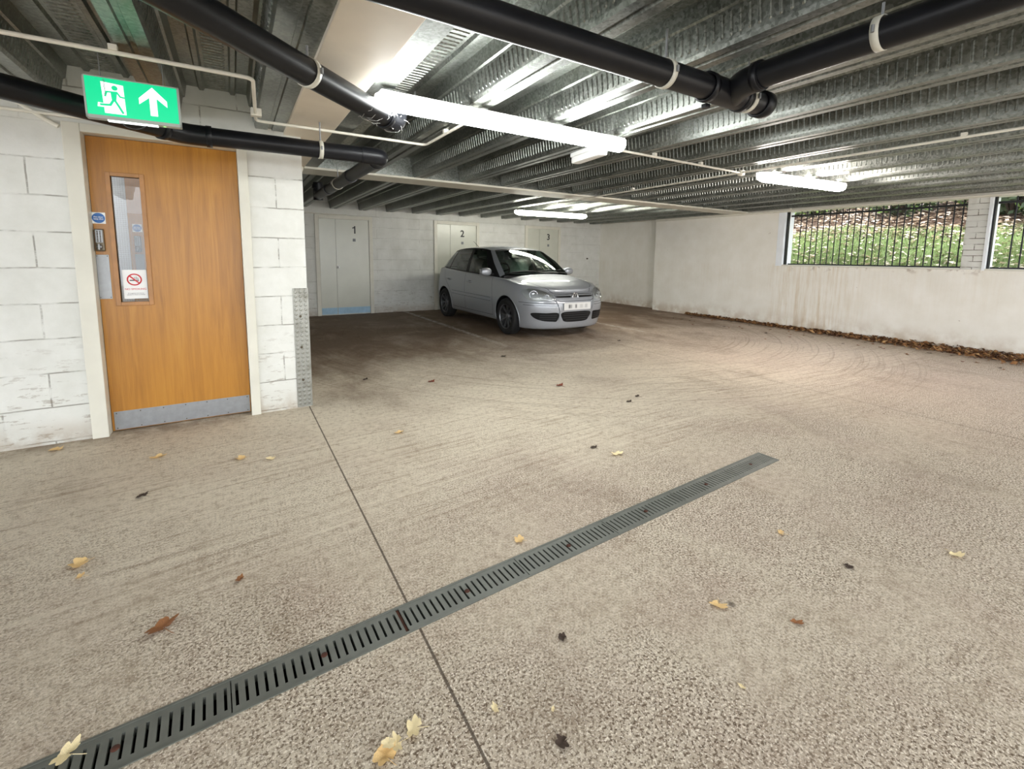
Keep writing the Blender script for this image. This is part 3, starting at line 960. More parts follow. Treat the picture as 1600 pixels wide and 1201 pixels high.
def clip(parent, c, axis, r, top, side=None):
    """ pipe bracket: strap round the pipe, ear bolts and a rod up to the deck """
    mb = MB(); ring(mb, c, axis, r+.001, .026, .004)
    k = mb.build('pipe_clip', M['clip'], parent)
    c = Vector(c); ax = Vector(axis).normalized(); sd = ax.cross(V(0, 0, 1)).normalized()
    for s in (-1, 1):
        p = c+sd*s*(r+.012)
        MB().tube([p-V(0, 0, .012), p+V(0, 0, .012)], .006, 8).build('clip_bolt', M['steel'], k)
    MB().tube([c+V(0, 0, r), V(c.x, c.y, top)], .005, 8).build('hanger_rod', M['steel'], k)

PR = .055
# main soil pipe running across the front with a branch towards the camera and a capped end
PY, PZ = 1.415, 2.03
pm = empty('soil_pipe', (.6, PY, PZ-PR), 'thick black pipe crossing the ceiling to a capped end at upper right', 'pipe')
MB().tube([(-5.0, PY, PZ), (1.93, PY, PZ)], PR, 32).build('pipe', M['black_pipe'], pm)
mb = MB()
mb.tube([(1.90, PY, PZ), (2.17, PY, PZ)], PR+.006, 32)
for xx in (1.905, 2.165):
    ring(mb, (xx, PY, PZ), (1, 0, 0), PR+.004, .03, .007)
mb.tube(bend([(2.10, PY, PZ), (2.03, PY-.09, PZ+.012), (2.03, PY-.19, PZ+.02)], .08), PR+.005, 32)
ring(mb, (2.03, PY-.17, PZ+.02), (0, 1, 0), PR+.003, .03, .007)
mb.box(1.955, 1.985, PY+.035, PY+.065, PZ-.07, PZ-.05, .005)
mb.build('branch_fitting', M['black_pipe'], pm)
mb = MB()
mb.tube([(2.16, PY, PZ), (2.36, PY, PZ)], PR, 32)
mb.build('end_pipe', M['black_pipe'], pm)
mb = MB(); mb.lathe([(0, .045), (PR-.012, .045), (PR-.008, .036), (PR+.004, .036), (PR+.010, .03), (PR+.010, -.03), (PR+.002, -.03)], (2.34, PY, PZ), (1, 0, 0), 32)
mb.build('end_cap', M['black_pipe'], pm)
MB().tube([(2.03, PY-.16, PZ+.02), (2.03, -2.3, PZ+.04)], PR, 32).build('branch_pipe', M['black_pipe'], pm)
for xx in (1.62, -.55, -2.4):
    clip(pm, (xx, PY, PZ), (1, 0, 0), PR, ZB+.05)
clip(pm, (2.215, PY, PZ), (1, 0, 0), PR, ZB+.05)
clip(pm, (2.03, .80, PZ+.026), (0, 1, 0), PR, ZB)
clip(pm, (2.03, -1.2, PZ+.034), (0, 1, 0), PR, ZB)

# diagonal pipe, branching off the main run
PD = .059
b = V(.834, 2.745, 2.03); dg = V(.721, .693, 0).normalized()
a = V(-.55, PY, 2.03)
pd = empty('soil_pipe', (a+b)/2-V(0, 0, PD), 'black pipe slanting under the cream beam to a cobwebbed elbow beside the long light', 'pipe')
MB().tube([a+dg*.10, b-dg*.03], PD, 32).build('pipe', M['black_pipe'], pd)
mb = MB(); mb.tube([a+dg*.085, a+dg*.24], PD+.006, 32)
mb.build('branch_fitting', M['black_pipe'], pd)
el = bend([b-dg*.09, b+dg*.05, b+dg*.06+V(0, 0, .11)], .10, 10)
mb = MB(); mb.tube(el, PD+.004, 32); ring(mb, b-dg*.08, dg, PD+.003, .03, .006)
mb.build('elbow', M['black_pipe'], pd)
q = V(.318, 2.248, 2.03)
clip(pd, q, dg, PD, 2.14)
# cobweb threads at the elbow
mb = MB()
rg = random.Random(5)
side = dg.cross(V(0, 0, 1))
for i in range(34):
    t = rg.uniform(-.30, .03); an = rg.uniform(-2.6, .6)
    p0 = b+dg*t+(side*math.cos(an)+V(0, 0, 1)*math.sin(an))*(PD+.004)
    t2 = t+rg.uniform(-.07, .07); an2 = an+rg.uniform(-.9, .9)
    p1 = b+dg*t2+(side*math.cos(an2)+V(0, 0, 1)*math.sin(an2))*(PD+.006)
    am = (an+an2)/2
    pm_ = b+dg*(t+t2)/2+(side*math.cos(am)+V(0, 0, 1)*math.sin(am))*(PD+.012)
    mb.tube([p0, pm_, p1], .0007, 4)
tag(mb.build('cobweb', M['web']), 'grey cobweb threads clinging to the black pipe elbow beside the light', 'cobweb', None, 'stuff')

# low pipe above the timber door
lz = 1.955
pts = [(-2.60, 1.40, lz), (-.22, 3.45, lz), (.97, 3.45, lz+.005), (.97, 6.45, lz+.04)]
pl = empty('soil_pipe', (.3, 3.45, lz-PR), 'black pipe passing over the timber door and turning back under the ceiling beam', 'pipe')
d1 = (V(*pts[1])-V(*pts[0])).normalized()
MB().tube([pts[0], V(*pts[1])-d1*.06], PR, 28).build('pipe', M['black_pipe'], pl)
MB().tube([(-.14, 3.45, lz), (.90, 3.45, lz+.005)], PR, 28).build('pipe', M['black_pipe'], pl)
MB().tube([(.97, 3.54, lz+.006), pts[3]], PR, 28).build('pipe', M['black_pipe'], pl)
mb = MB(); mb.tube(bend([V(*pts[1])-d1*.14, pts[1], (-.08, 3.45, lz)], .09), PR+.005, 28)
ring(mb, V(*pts[1])-d1*.12, d1, PR+.003, .03, .006); ring(mb, (-.09, 3.45, lz), (1, 0, 0), PR+.003, .03, .006)
mb.build('elbow', M['black_pipe'], pl)
mb = MB(); mb.tube(bend([(.82, 3.45, lz+.004), pts[2], (.97, 3.60, lz+.007)], .12, 12), PR+.004, 28)
ring(mb, (.97, 3.60, lz+.007), (0, 1, 0), PR+.003, .03, .006)
mb.build('elbow', M['black_pipe'], pl)
MB().tube([(.97, 4.46, lz+.015), (.97, 4.62, lz+.017)], PR+.006, 28).build('pipe_coupling', M['black_pipe'], pl)
MB().tube([(.97, 5.6, lz+.03), (.97, 5.72, lz+.031)], PR+.006, 28).build('pipe_coupling', M['black_pipe'], pl)
mb = MB(); mb.tube([(.97, 6.40, lz-.02), (.97, 6.40, ZB-.004)], PR+.004, 28); mb.tube([(.97, 6.40, 2.08), (.97, 6.40, 2.13)], PR+.016, 28)
mb.build('riser_pipe', M['black_pipe'], pl)
clip(pl, (.55, 3.45, lz+.004), (1, 0, 0), PR, ZB)
clip(pl, (.97, 5.1, lz+.024), (0, 1, 0), PR, 2.16)

# white conduits
CR = .010
def conduit(name, pts, label, saddles=(), r=CR, boxes=(), rad=.05):
    e = empty(name, pts[0], label, 'conduit', 'white ceiling conduits')
    MB().tube(bend(pts, rad), r, 12).build('tube', M['conduit'], e)
    for p in saddles:
        p = Vector(p)
        MB().box(p.x-.016, p.x+.016, p.y-.016, p.y+.016, p.z-.004, ZB-.001, .003).build('saddle', M['conduit'], e)
    for p in boxes:
        p = Vector(p)
        MB().lathe([(0, -.026), (.030, -.025), (.034, -.018), (.034, .022)], p, (0, 0, 1), 24).build('junction_box', M['conduit'], e)
    return e
cz = 2.128
conduit('conduit', [(-4.5, 2.76, cz), (.131, 2.765, cz), (.165, 3.42, cz)],
        'white conduit crossing above the exit sign and turning along the ribs', [(-.41, 2.76, cz+.01), (-2.1, 2.76, cz+.01)])
e = conduit('conduit', [(.165, 3.42, cz), (.175, 3.60, cz), (1.367, 3.60, cz), (1.369, 2.70, cz)],
        'white conduit under the cream beam bending towards the long light', [(1.369, 3.2, cz+.01)])
MB().box(.14, .20, 3.40, 3.45, cz-.018, cz+.03, .004).build('coupler_box', M['conduit'], e)
conduit('conduit', [(2.66, 2.86, cz), (4.50, 2.89, cz)], 'white conduit from the long light to the round junction box',
        [(3.2, 2.868, cz+.01), (3.85, 2.88, cz+.01)])
conduit('conduit', [(4.50, -2.3, cz), (4.50, 2.89, cz), (4.55, 5.25, cz-.004), (4.58, 5.72, cz-.015), (4.6, 6.1, cz)],
        'white conduit running along the ribs through the round junction box', [(4.50, 1.2, cz+.01), (4.53, 4.4, cz+.01), (4.5, -1.2, cz+.01)], boxes=[(4.52, 2.89, cz)])
conduit('conduit', [(8.585, -2.3, 2.125), (8.585, 7.2, 2.125)], 'white conduit along the top of the right wall above the windows', [(8.585, 4.5, 2.135)])
conduit('conduit', [(-4.0, FY-.03, 2.075), (.05, FY-.03, 2.075)], 'thin white conduit on the block wall just above the timber door frame', rad=.02)
conduit('conduit', [(-1.15, FY-.06, 2.155), (-1.05, FY-.05, 2.125), (-.95, FY-.012, 2.05), (-.88, FY-.012, 2.01)],
        'short curved conduit tail hanging beside the top left of the door frame', r=.012)
conduit('conduit', [(.62, 5.28, 2.17), (.66, 5.25, 2.125), (.60, 5.25, 2.02)], 'short conduit end hanging from the beam beside the block pier', r=.012, rad=.03)
conduit('conduit', [(1.2, BY-.03, 2.055), (2.02, BY-.03, 2.04)], 'white conduit above store door 1', r=.009)

# ---- lights -----------------------------------------------------------------------------
def batten(c, ang, L, mat, label, bot, Wd=.115, taper=.05, hang=True):
    c = Vector(c)
    Mx = Matrix.Translation(c)@Matrix.Rotation(ang, 4, 'Z')
    e = empty('strip_light', (c.x, c.y, bot), label, 'strip light', 'fluorescent strip lights')
    h = .075
    mb = MB(Mx)
    mb.box(-L/2+.02, L/2-.02, -Wd*.36, Wd*.36, bot-c.z+h-.02, bot-c.z+h+.02, .006)
    mb.build('lamp_body', M['white_plastic'], e)
    # rounded diffuser with pinched ends
    mb = MB(Mx)
    secs = [(-L/2, .25), (-L/2+taper*.35, .7), (-L/2+taper, 1), (L/2-taper, 1), (L/2-taper*.35, .7), (L/2, .25)]
    n = 14; vs = []
    for (x, k) in secs:
        for i in range(n+1):
            an = PI*i/n
            vs.append((x, -math.cos(an)*Wd/2*k, (bot-c.z)+h*(1-math.sin(an)**.7*(.35+.65*k))))
    fs = [(i*(n+1)+j, i*(n+1)+j+1, (i+1)*(n+1)+j+1, (i+1)*(n+1)+j) for i in range(5) for j in range(n)]
    mb.add(vs, fs, True)
    for s in (0, 5):
        mb.add([vs[s*(n+1)+j] for j in range(n+1)], [tuple(range(n+1))], False)
    mb.build('diffuser', mat, e)
    if hang:
        for x in (-L*.38, L*.38):
            m2 = MB(Mx); m2.tube([(x, 0, bot-c.z+h+.015), (x, 0, ZB-c.z+.005)], .006, 8); m2.build('hanger', M['steel'], e)
    return e
batten((1.632, 2.60, 2.05), math.radians(.5), 1.86, M['tube'], 'long bright white strip light hanging in the middle of the ceiling', 2.035, .12, .03)
batten((5.34, 2.68, 2.05), math.radians(-5.0), 1.51, M['tube_warm'], 'warm strip light on the ceiling near the barred windows', 2.03, .125, .09)
batten((5.37, 7.32, 2.04), math.radians(-3.5), 1.66, M['tube_far'], 'yellowish strip light over the parked car', 2.02, .13, .10)
# unlit emergency fitting
Mx = Matrix.Translation((2.63, 3.08, 2.10))@Matrix.Rotation(math.radians(-7), 4, 'Z')
em = empty('emergency_light', (2.63, 3.08, 2.085), 'unlit white emergency light fitting behind the end of the long strip light', 'light')
mb = MB(Mx); mb.box(-.05, .05, -.22, .22, .025, .062, .01); mb.build('lamp_body', M['white_plastic'], em)
mb = MB(Mx); mb.box(-.045, .045, -.215, .215, -.03, .027, .025); mb.build('diffuser', M['white_plastic'], em)

# ---- exit sign ----------------------------------------------------------------------------
SK = 2.86/2.45
SX0, SX1, SY, SZ0, SZ1 = -.464, -.160, 2.45, 1.782, 1.930
roty = math.radians(-1.0)
ec = V((SX0+SX1)/2, SY, (SZ0+SZ1)/2)
EC = V(ec.x*SK, 2.86, EYE+(ec.z-EYE)*SK)
Mx = Matrix.Translation(EC)@Matrix.Rotation(math.radians(1.3), 4, 'Z')@Matrix.Rotation(roty, 4, 'Y')@Matrix.Scale(SK, 4)
ex = empty('exit_sign', (EC.x, EC.y, EC.z-.09*SK), 'lit green running man exit sign hanging above the timber door', 'sign')
hw, hh = (SX1-SX0)/2, (SZ1-SZ0)/2
mb = MB(Mx)
mb.box(-hw, hw, .004, .036, -hh-.012, hh, .004)
mb.box(-hw, -hw+.006, -.003, .004, -hh-.012, hh); mb.box(hw-.008, hw, -.003, .004, -hh-.012, hh)
mb.box(-hw, hw, -.003, .004, hh-.004, hh); mb.box(-hw, hw, -.003, .004, -hh-.012, -hh+.001)
M['sign_case'] = plain('sign_case_grey', srgb(168, 176, 170), .45, 0, .08)
mb.build('housing', M['sign_case'], ex)
gp = MB(Mx).box(-hw+.006, hw-.008, 0, .0045, -hh+.001, hh-.004).build('green_panel', M['sign_green'], ex)
mb = MB(Mx).box(-hw+.006, hw-.008, .0355, .038, -hh+.001, hh-.004)
mb.build('rear_green_panel', M['sign_green'], ex)
mb = MB(Mx)
y0, y1 = -.0012, 0.0002
# white doorway
mb.prism([(-.098, .056), (-.030, .050), (-.028, -.062), (-.094, -.062)], y0, y1)
# arrow
mb.prism([(.062, .060), (.108, .012), (.108, -.012), (.074, .018), (.074, -.052), (.050, -.052), (.050, .018), (.016, -.012), (.016, .012)], y0, y1)
mb.prism([(-.112, -.024), (-.094, -.026), (-.094, -.040), (-.114, -.040)], y0, y1)
mb.build('white_symbol', M['sign_white'], gp)
mb = MB(Mx)
y0, y1 = -.0024, -.0010
mb.lathe([(0, 0), (.0095, 0)], (-.057, y0, .036), (0, 1, 0), 20)
def limb(pts, w):
    for i in range(len(pts)-1):
        a_, b_ = Vector((pts[i][0], pts[i][1])), Vector((pts[i+1][0], pts[i+1][1]))
        d_ = (b_-a_).normalized(); n_ = Vector((-d_.y, d_.x))*w
        a2, b2 = a_-d_*w*.6, b_+d_*w*.6
        mb.prism([tuple(a2+n_), tuple(b2+n_), tuple(b2-n_), tuple(a2-n_)], y0, y1)
mb.prism([(-.071, .022), (-.050, .024), (-.056, -.016), (-.069, -.010)], y0, y1)
limb([(-.068, .020), (-.083, .019), (-.088, .002)], .0030)
limb([(-.051, .020), (-.042, .005), (-.029, .003)], .0029)
limb([(-.065, -.012), (-.075, -.030), (-.104, -.032)], .0040)
limb([(-.059, -.012), (-.049, -.032), (-.038, -.056)], .0038)
mb.build('running_man', M['sign_green'], gp)
MB(Mx).box(-.09, .07, .006, .034, -hh-.0145, -hh-.0118).build('downlight_strip', M['sign_strip'], ex)
MB(Mx).lathe([(0, 0), (.005, 0)], (hw-.06, .012, -hh-.0135), (0, 0, 1), 12).build('indicator_led', M['led'], ex)
pz = (ZB+.004-EC.z)/SK
for x in (-.10, .10):
    MB(Mx).tube([(x, .022, hh-.003), (x, .022, pz)], .0016, 6).build('hanger', M['steel'], ex)
mb = MB(Mx); mb.tube(bend([(-.05, .03, -hh-.01), (-.04, .03, -hh-.028), (.0, .03, -hh-.036), (.035, .03, -hh-.012)], .02), .0022, 6)
mb.build('loose_wire', M['black'], ex)
mb = MB(Mx)
for i in range(9):
    mb.lathe([(.0020, -.0006), (.0032, -.0006), (.0032, .0006), (.0020, .0006)], (-.088+.001*(i % 2), -.0045, .062-.0065*i), (1, 0, 0) if i % 2 else (0, 1, 0), 8)
mb.build('chain', M['grey_plastic'], ex)

# ================================================================== FLOOR DRAIN
dc = empty('drain_channel', (DA+DBp)/2-V(0, 0, .03), 'long slotted grey steel drain channel set across the concrete floor', 'drain')
Rm = Matrix(((dd.x, dn.x, 0, DA.x), (dd.y, dn.y, 0, DA.y), (0, 0, 1, 0), (0, 0, 0, 1)))
mb = MB(Rm)
for s in (-1, 1):
    y0, y1 = sorted((s*(DW-.0085), s*(DW-.0005)))
    mb.box(0, DL, y0, y1, -.04, .0025)
mb.box(DL-.008, DL-.0005, -DW+.0085, DW-.0085, -.04, .0025)
mb.build('edge_frame', M['grate'], dc)
# grates about half a metre long, laid end to end
gi = .0
joint = (V(.43, 1.386, 0)-DA).dot(dd)
starts = [joint-.5*k for k in range(4, 0, -1)]+[joint+.5*k for k in range(0, 5)]
for s0 in starts:
    e0 = max(s0+(.006 if abs(s0-joint) < .01 else .0015), .0); e1 = min(s0+.4985-(.004 if abs(s0+.5-joint) < .01 else 0), DL-.0085)
    if e1-e0 < .05: continue
    mb = MB(Rm)
    gw = DW-.009
    mb.box(e0, e1, -gw, -gw+.018, -.02, .001); mb.box(e0, e1, gw-.018, gw, -.02, .001)
    p = .0238; n = int((e1-e0)/p); p = (e1-e0)/n
    for i in range(n+1):
        xm = e0+i*p
        a0 = max(e0, xm-p/2+.0038); a1 = min(e1, xm+p/2-.0038)
        mb.box(a0, a1, -gw+.018, gw-.018, -.02, .001)
    g = mb.build('grate', M['grate'], dc)
    bt = MB(Rm); bt.lathe([(0, .003), (.008, .003), (.010, .001), (.010, -.004)], ((e0+e1)/2, 0, .0005), (0, 0, 1), 14)
    bt.build('grate_bolt', M['rust'], g)
mb = MB(Rm).box(joint-.006, joint+.007, -DW+.010, DW-.010, -.03, -.004)
mb.build('rusty_joint', M['rust'], dc)

# ================================================================== LEAVES
OUT = []
for i in range(40):
    t = 2*PI*i/40
    r = .62+.26*abs(math.cos(2.5*t))**.8+.07*math.sin(7*t+.4)
    if abs((t/(2*PI)) % 1-.75) < .02: r = .25
    OUT.append((r*math.cos(t), r*math.sin(t)*.86))
def leaf_mesh(name, seed, mat, half=1.0, curl=.25):
    rg = random.Random(seed)
    mb = MB()
    vs = [(0, 0, .03)]; k1, k2, ph = rg.uniform(.1, curl), rg.uniform(.05, curl), rg.uniform(0, 6)
    n = len(OUT)
    for ringk in (.5, 1.0):
        for (x, y) in OUT:
            x2, y2 = x*ringk, y*ringk*half*rg.uniform(.93, 1.07)
            rr = math.hypot(x2, y2); an = math.atan2(y2, x2)
            z = .02+k1*x2*x2+k2*y2*y2+.07*ringk*(1+math.sin(3*an+ph))
            vs.append((x2, y2, z))
    fs = [(0, 1+i, 1+(i+1) % n) for i in range(n)]
    fs += [(1+i, 1+n+i, 1+n+(i+1) % n, 1+(i+1) % n) for i in range(n)]
    mb.add(vs, fs, True)
    mb.tube([(0, -.2, .05), (.02, -.9, .06), (.08, -1.15, .03)], [.022, .018, .012], 6)
    me_o = mb.build(name, mat, None)
    me = me_o.data
    # drop the lowest point to the floor plane
    bpy.data.objects.remove(me_o)
    return me
LM = {}
for k, c in enumerate(LEAFC):
    for h in range(3):
        LM[(c, h)] = leaf_mesh('leaf_%s' % c, k*10+h, LEAFC[c], (1.0, .62, .8)[h], (.25, .5, .35)[h])
def leaf(x, y, size, col, var, rot, label, z=0.0025, group=None, tilt=(0, 0)):
    o = bpy.data.objects.new('dead_leaf', LM[(col, var)])
    COL.objects.link(o)
    o.location = (x, y, z)
    o.rotation_euler = (tilt[0], tilt[1], rot)
    o.scale = (size/2, size/2, size/2)
    WL[o] = Vector((x, y, z))
    tag(o, label, 'leaf', group or 'fallen leaves on the floor')
leaf(-1.011, 3.82, .085, 'yellow', 0, .6, 'yellow leaf at the foot of the block wall left of the timber door')
leaf(-.453, 3.364, .105, 'yellow', 1, .3, 'folded tan leaf on the concrete below the left side of the timber door')
leaf(-.017, 3.113, .075, 'yellow', 0, 1.8, 'small orange leaf on the concrete in front of the timber door')
leaf(.133, 3.026, .062, 'pale', 0, 2.6, 'small pale leaf left of the floor joint in front of the block pier')
leaf(-.585, 2.338, .085, 'yellow', 0, 2.0, 'curled ochre leaf near the left edge below the block wall')
leaf(-.560, 2.235, .05, 'yellow', 1, 1.2, 'thin tan leaf fragment just below the curled ochre leaf')
leaf(-.256, 1.765, .115, 'brown', 1, .55, 'crumpled dark brown leaf left of the drain')
leaf(-.039, 1.91, .045, 'brown', 2, 1.0, 'little brown leaf flake between the crumpled leaf and the floor joint')
leaf(.935, 3.023, .085, 'yellow', 1, .2, 'yellow leaf on the concrete right of the floor joint')
leaf(1.017, 1.57, .062, 'yellow', 0, .9, 'yellow leaf at the back edge of the drain')
leaf(1.439, .894, .072, 'yellow', 1, 2.2, 'bright yellow leaf alone on the concrete at lower right')
leaf(2.08, 1.003, .055, 'yellow', 1, .5, 'faint tan leaf on the concrete at right of the drain')
leaf(.262, 1.000, .072, 'yellow', 0, .4, 'orange leaf at the left of the bottom cluster', .004)
leaf(.300, 1.012, .064, 'pale', 1, 1.5, 'pale leaf in the middle of the bottom cluster', .012)
leaf(.352, 1.030, .070, 'pale', 2, 1.1, 'pale leaf at the upper right of the bottom cluster', .004)
leaf(.272, 1.022, .040, 'pale', 0, 2.4, 'small pale leaf lying on top of the bottom cluster', .018)
leaf(-.405, 1.405, .085, 'pale', 1, 1.0, 'pale leaf lying across the left end of the drain', .006)
leaf(2.655, 3.41, .105, 'red', 1, .2, 'reddish brown leaf in the middle of the floor in front of the car')
leaf(-.455, 2.858, .075, 'dark', 1, .8, 'dark curled leaf on the concrete below the timber door')
leaf(1.965, 2.147, .07, 'dark', 1, .1, 'small dark leaf on the concrete behind the drain')
leaf(2.019, 1.985, .10, 'pale', 1, -.2, 'pale flat leaf behind the middle of the drain')
leaf(.861, 1.062, .038, 'dark', 0, .5, 'dark rotten clump on the concrete in front of the drain')
leaf(.662, .805, .045, 'dark', 0, 1.5, 'dark rotten clump near the bottom edge')
leaf(2.083, .746, .045, 'dark', 0, 2.0, 'dark rotten clump at the right of the bright yellow leaf')
leaf(1.60, .707, .05, 'brown', 1, 2.4, 'brown twiggy leaf scrap below the bright yellow leaf')
leaf(2.568, .555, .08, 'pale', 1, 2.7, 'pale leaf scrap near the right edge of the floor')
leaf(1.21, .659, .028, 'pale', 1, 1.7, 'tiny pale leaf scrap at lower right')
leaf(.692, .884, .022, 'pale', 1, .7, 'tiny pale leaf scrap right of the bottom cluster')
leaf(.56, .97, .04, 'pale', 1, 1.4, 'narrow pale leaf scrap beside the floor joint near the bottom edge')
leaf(2.881, 2.723, .08, 'dark', 1, .2, 'left of two dark flakes right of the floor centre')
leaf(3.063, 2.80, .075, 'dark', 1, .5, 'right of two dark flakes right of the floor centre')
leaf(2.828, 4.8, .10, 'dark', 1, .1, 'dark leaf on the floor in front of the left bay line')
leaf(4.9, 4.9, .08, 'dark', 2, .4, 'dark flake in front of the right bay line')
leaf(1.08, 4.55, .09, 'dark', 1, .9, 'dark leaf in the shadow beside the block pier')
leaf(1.62, 4.15, .09, 'red', 2, .3, 'reddish leaf scrap on the floor behind the block pier')

# leaf litter along the right wall: a low ridge of leaves
mb = MB(); mbs = [MB() for _ in range(3)]
rg = random.Random(21)
n = 0
while n < 5200:
    y = rg.uniform(-1.5, 6.6)
    wd = .08+.44*max(0, min(1, (5.6-y)/4.2))
    t = abs(rg.gauss(0, .42))
    if t > 1.7: continue
    x = RX-.015-t*wd
    h = max(0, .075*(1-t))*max(.3, min(1, (6.0-y)/3.5))
    z = .004+rg.random()*h
    s = rg.uniform(.016, .042); an = rg.uniform(0, 2*PI)
    ux, uy = math.cos(an)*s, math.sin(an)*s
    t1, t2 = rg.uniform(-.6, .6)*s, rg.uniform(-.6, .6)*s
    k = rg.uniform(.4, .75)
    if x+s > RX-.003: x = RX-.003-s
    z = max(z, .003+abs(t1)+abs(t2))
    mbs[rg.choice((0, 0, 1, 1, 2))].add([(x-ux, y-uy, z-t1), (x+uy*k, y-ux*k, z+t2), (x+ux, y+uy, z+t1), (x-uy*k, y+ux*k, z-t2*.5), (x, y, z+s*.25)],
           [(0, 1, 4), (1, 2, 4), (2, 3, 4), (3, 0, 4)])
    n += 1
mb = MB()
for i, q in enumerate(mbs):
    mb.cm = i; mb.add(q.v, q.f)
LEAFC['litter'] = plain('litter_dark_brown', srgb(92, 60, 36), .9, 0, .35, 9)
LEAFC['litter2'] = plain('litter_mid_brown', srgb(140, 98, 58), .9, 0, .3, 9)
LEAFC['litter3'] = plain('litter_tan', srgb(178, 140, 94), .9, 0, .3, 9)
tag(mb.build('leaf_litter', [LEAFC['litter'], LEAFC['litter2'], LEAFC['litter3']], None, False), 'drift of brown dead leaves along the foot of the right wall', 'leaves', None, 'stuff')
for i in range(60):
    y = rg.uniform(1.2, 6.4); x = RX-.25-abs(rg.gauss(0, .55))
    leaf(x, y, rg.uniform(.04, .075), rg.choice(('brown', 'dark', 'brown', 'red')), rg.randrange(3), rg.uniform(0, 6), 'stray brown leaf lying out from the drift along the right wall', .003, 'stray leaves near the right wall')

# ================================================================== CAR
CX, CY = 4.485, 5.41
def cw(u, v, z): return V(CX+v, CY+u, z)
car = empty('car', (CX, CY+1.96, 0), 'silver five door hatchback parked nose out in front of store door 2', 'car')
LEN = 3.90
def lerp(tab, x):
    if x <= tab[0][0]: return tab[0][1]
    for (a, fa), (b, fb) in zip(tab, tab[1:]):
        if x <= b:
            t = (x-a)/(b-a); t = t*t*(3-2*t) if False else t
            return fa+(fb-fa)*t
    return tab[-1][1]
def plan(uf, Wd, ur, N=30, a=.80, b=.50, nf=2.9, nr=3.2):
    """ half outline, from front centre to rear centre, as (u, v) """
    out = []
    nf_pts, ns, nr_pts = 13, 9, 9
    for i in range(nf_pts):
        th = (i/(nf_pts))*PI/2
        c, s = math.cos(th), math.sin(th)
        out.append((uf+a*(1-abs(c)**(2/nf)), Wd*abs(s)**(2/nf)))
    for i in range(ns):
        t = i/(ns-1)
        out.append((uf+a+(ur-b-uf-a)*t, Wd))
    for i in range(1, nr_pts+1):
        th = i/nr_pts*PI/2
        c, s = math.cos(th), math.sin(th)
        out.append((ur-b*(1-abs(s)**(2/nr)), Wd*abs(c)**(2/nr)))
    return out
hood = [(.0, .66), (.10, .705), (.25, .785), (.45, .865), (.70, .930), (.95, .970), (1.10, .980)]
belt = [(.0, .66), (.12, .70), (.3, .765), (.5, .82), (.8, .875), (1.1, .908), (1.4, .920), (2.4, .955), (3.3, 1.0), (3.7, 1.01), (3.9, .99)]
levels = []
def level(uf, Wd, ur, zf):
    levels.append([(u, v, zf(u) if callable(zf) else zf) for (u, v) in plan(uf, Wd, ur)])
sillz = lambda base: (lambda u: base)
low = lambda a, b: (lambda u: lerp([(0, a), (.5, a), (1.0, b), (3.9, b)], u))
level(.22, .60, 3.72, low(.165, .21))
level(.10, .755, 3.82, low(.140, .185))
level(.055, .785, 3.86, low(.155, .20))
level(.035, .800, 3.88, .27)
level(.012, .812, 3.895, .38)
level(.000, .822, 3.900, .48)
level(.012, .826, 3.895, .56)
level(.045, .824, 3.87, lambda u: lerp([(0, .62), (.6, .68), (1.2, .72), (3.9, .74)], u))
level(.10, .812, 3.84, lambda u: lerp([(0, .665), (.3, .72), (.6, .775), (1.2, .83), (3.9, .88)], u))
level(.135, .795, 3.81, lambda u: lerp(belt, u)-.018)
level(.155, .775, 3.79, lambda u: lerp(belt, u))
top = levels[-1]
def closed(scale, zfun, du=0):
    levels.append([(u+du*(1 if u < 1.2 else 0), v*scale, zfun(u, v*scale)) for (u, v, z) in top])
def hz(u, v):
    if u < 1.02:
        c = lerp(hood, u); e = lerp(belt, u)
        k = min(1, abs(v)/.70)
        return c+(e-c)*k**3.0
    if u < 1.10:
        return lerp(hood, u)
    return .80
closed(.93, lambda u, v: hz(u, v) if u < 1.06 else lerp(belt, u)-.01)
closed(.86, lambda u, v: hz(u, v))
closed(.70, lambda u, v: hz(u, v)+ (.008 if u < 1.0 else 0))
closed(.40, lambda u, v: hz(u, v)+ (.008 if u < 1.0 else 0))
closed(.0, lambda u, v: hz(u, v)+ (.008 if u < 1.0 else 0))
NP = len(top)
bm = bmesh.new()
grid = {}
for s in (-1, 1):
    for j, lv in enumerate(levels):
        for i, (u, v, z) in enumerate(lv):
            grid[(s, j, i)] = bm.verts.new(cw(u, s*v, z))
for s in (-1, 1):
    for j in range(len(levels)-1):
        for i in range(NP-1):
            q = [grid[(s, j, i)], grid[(s, j, i+1)], grid[(s, j+1, i+1)], grid[(s, j+1, i)]]
            bm.faces.new(q)
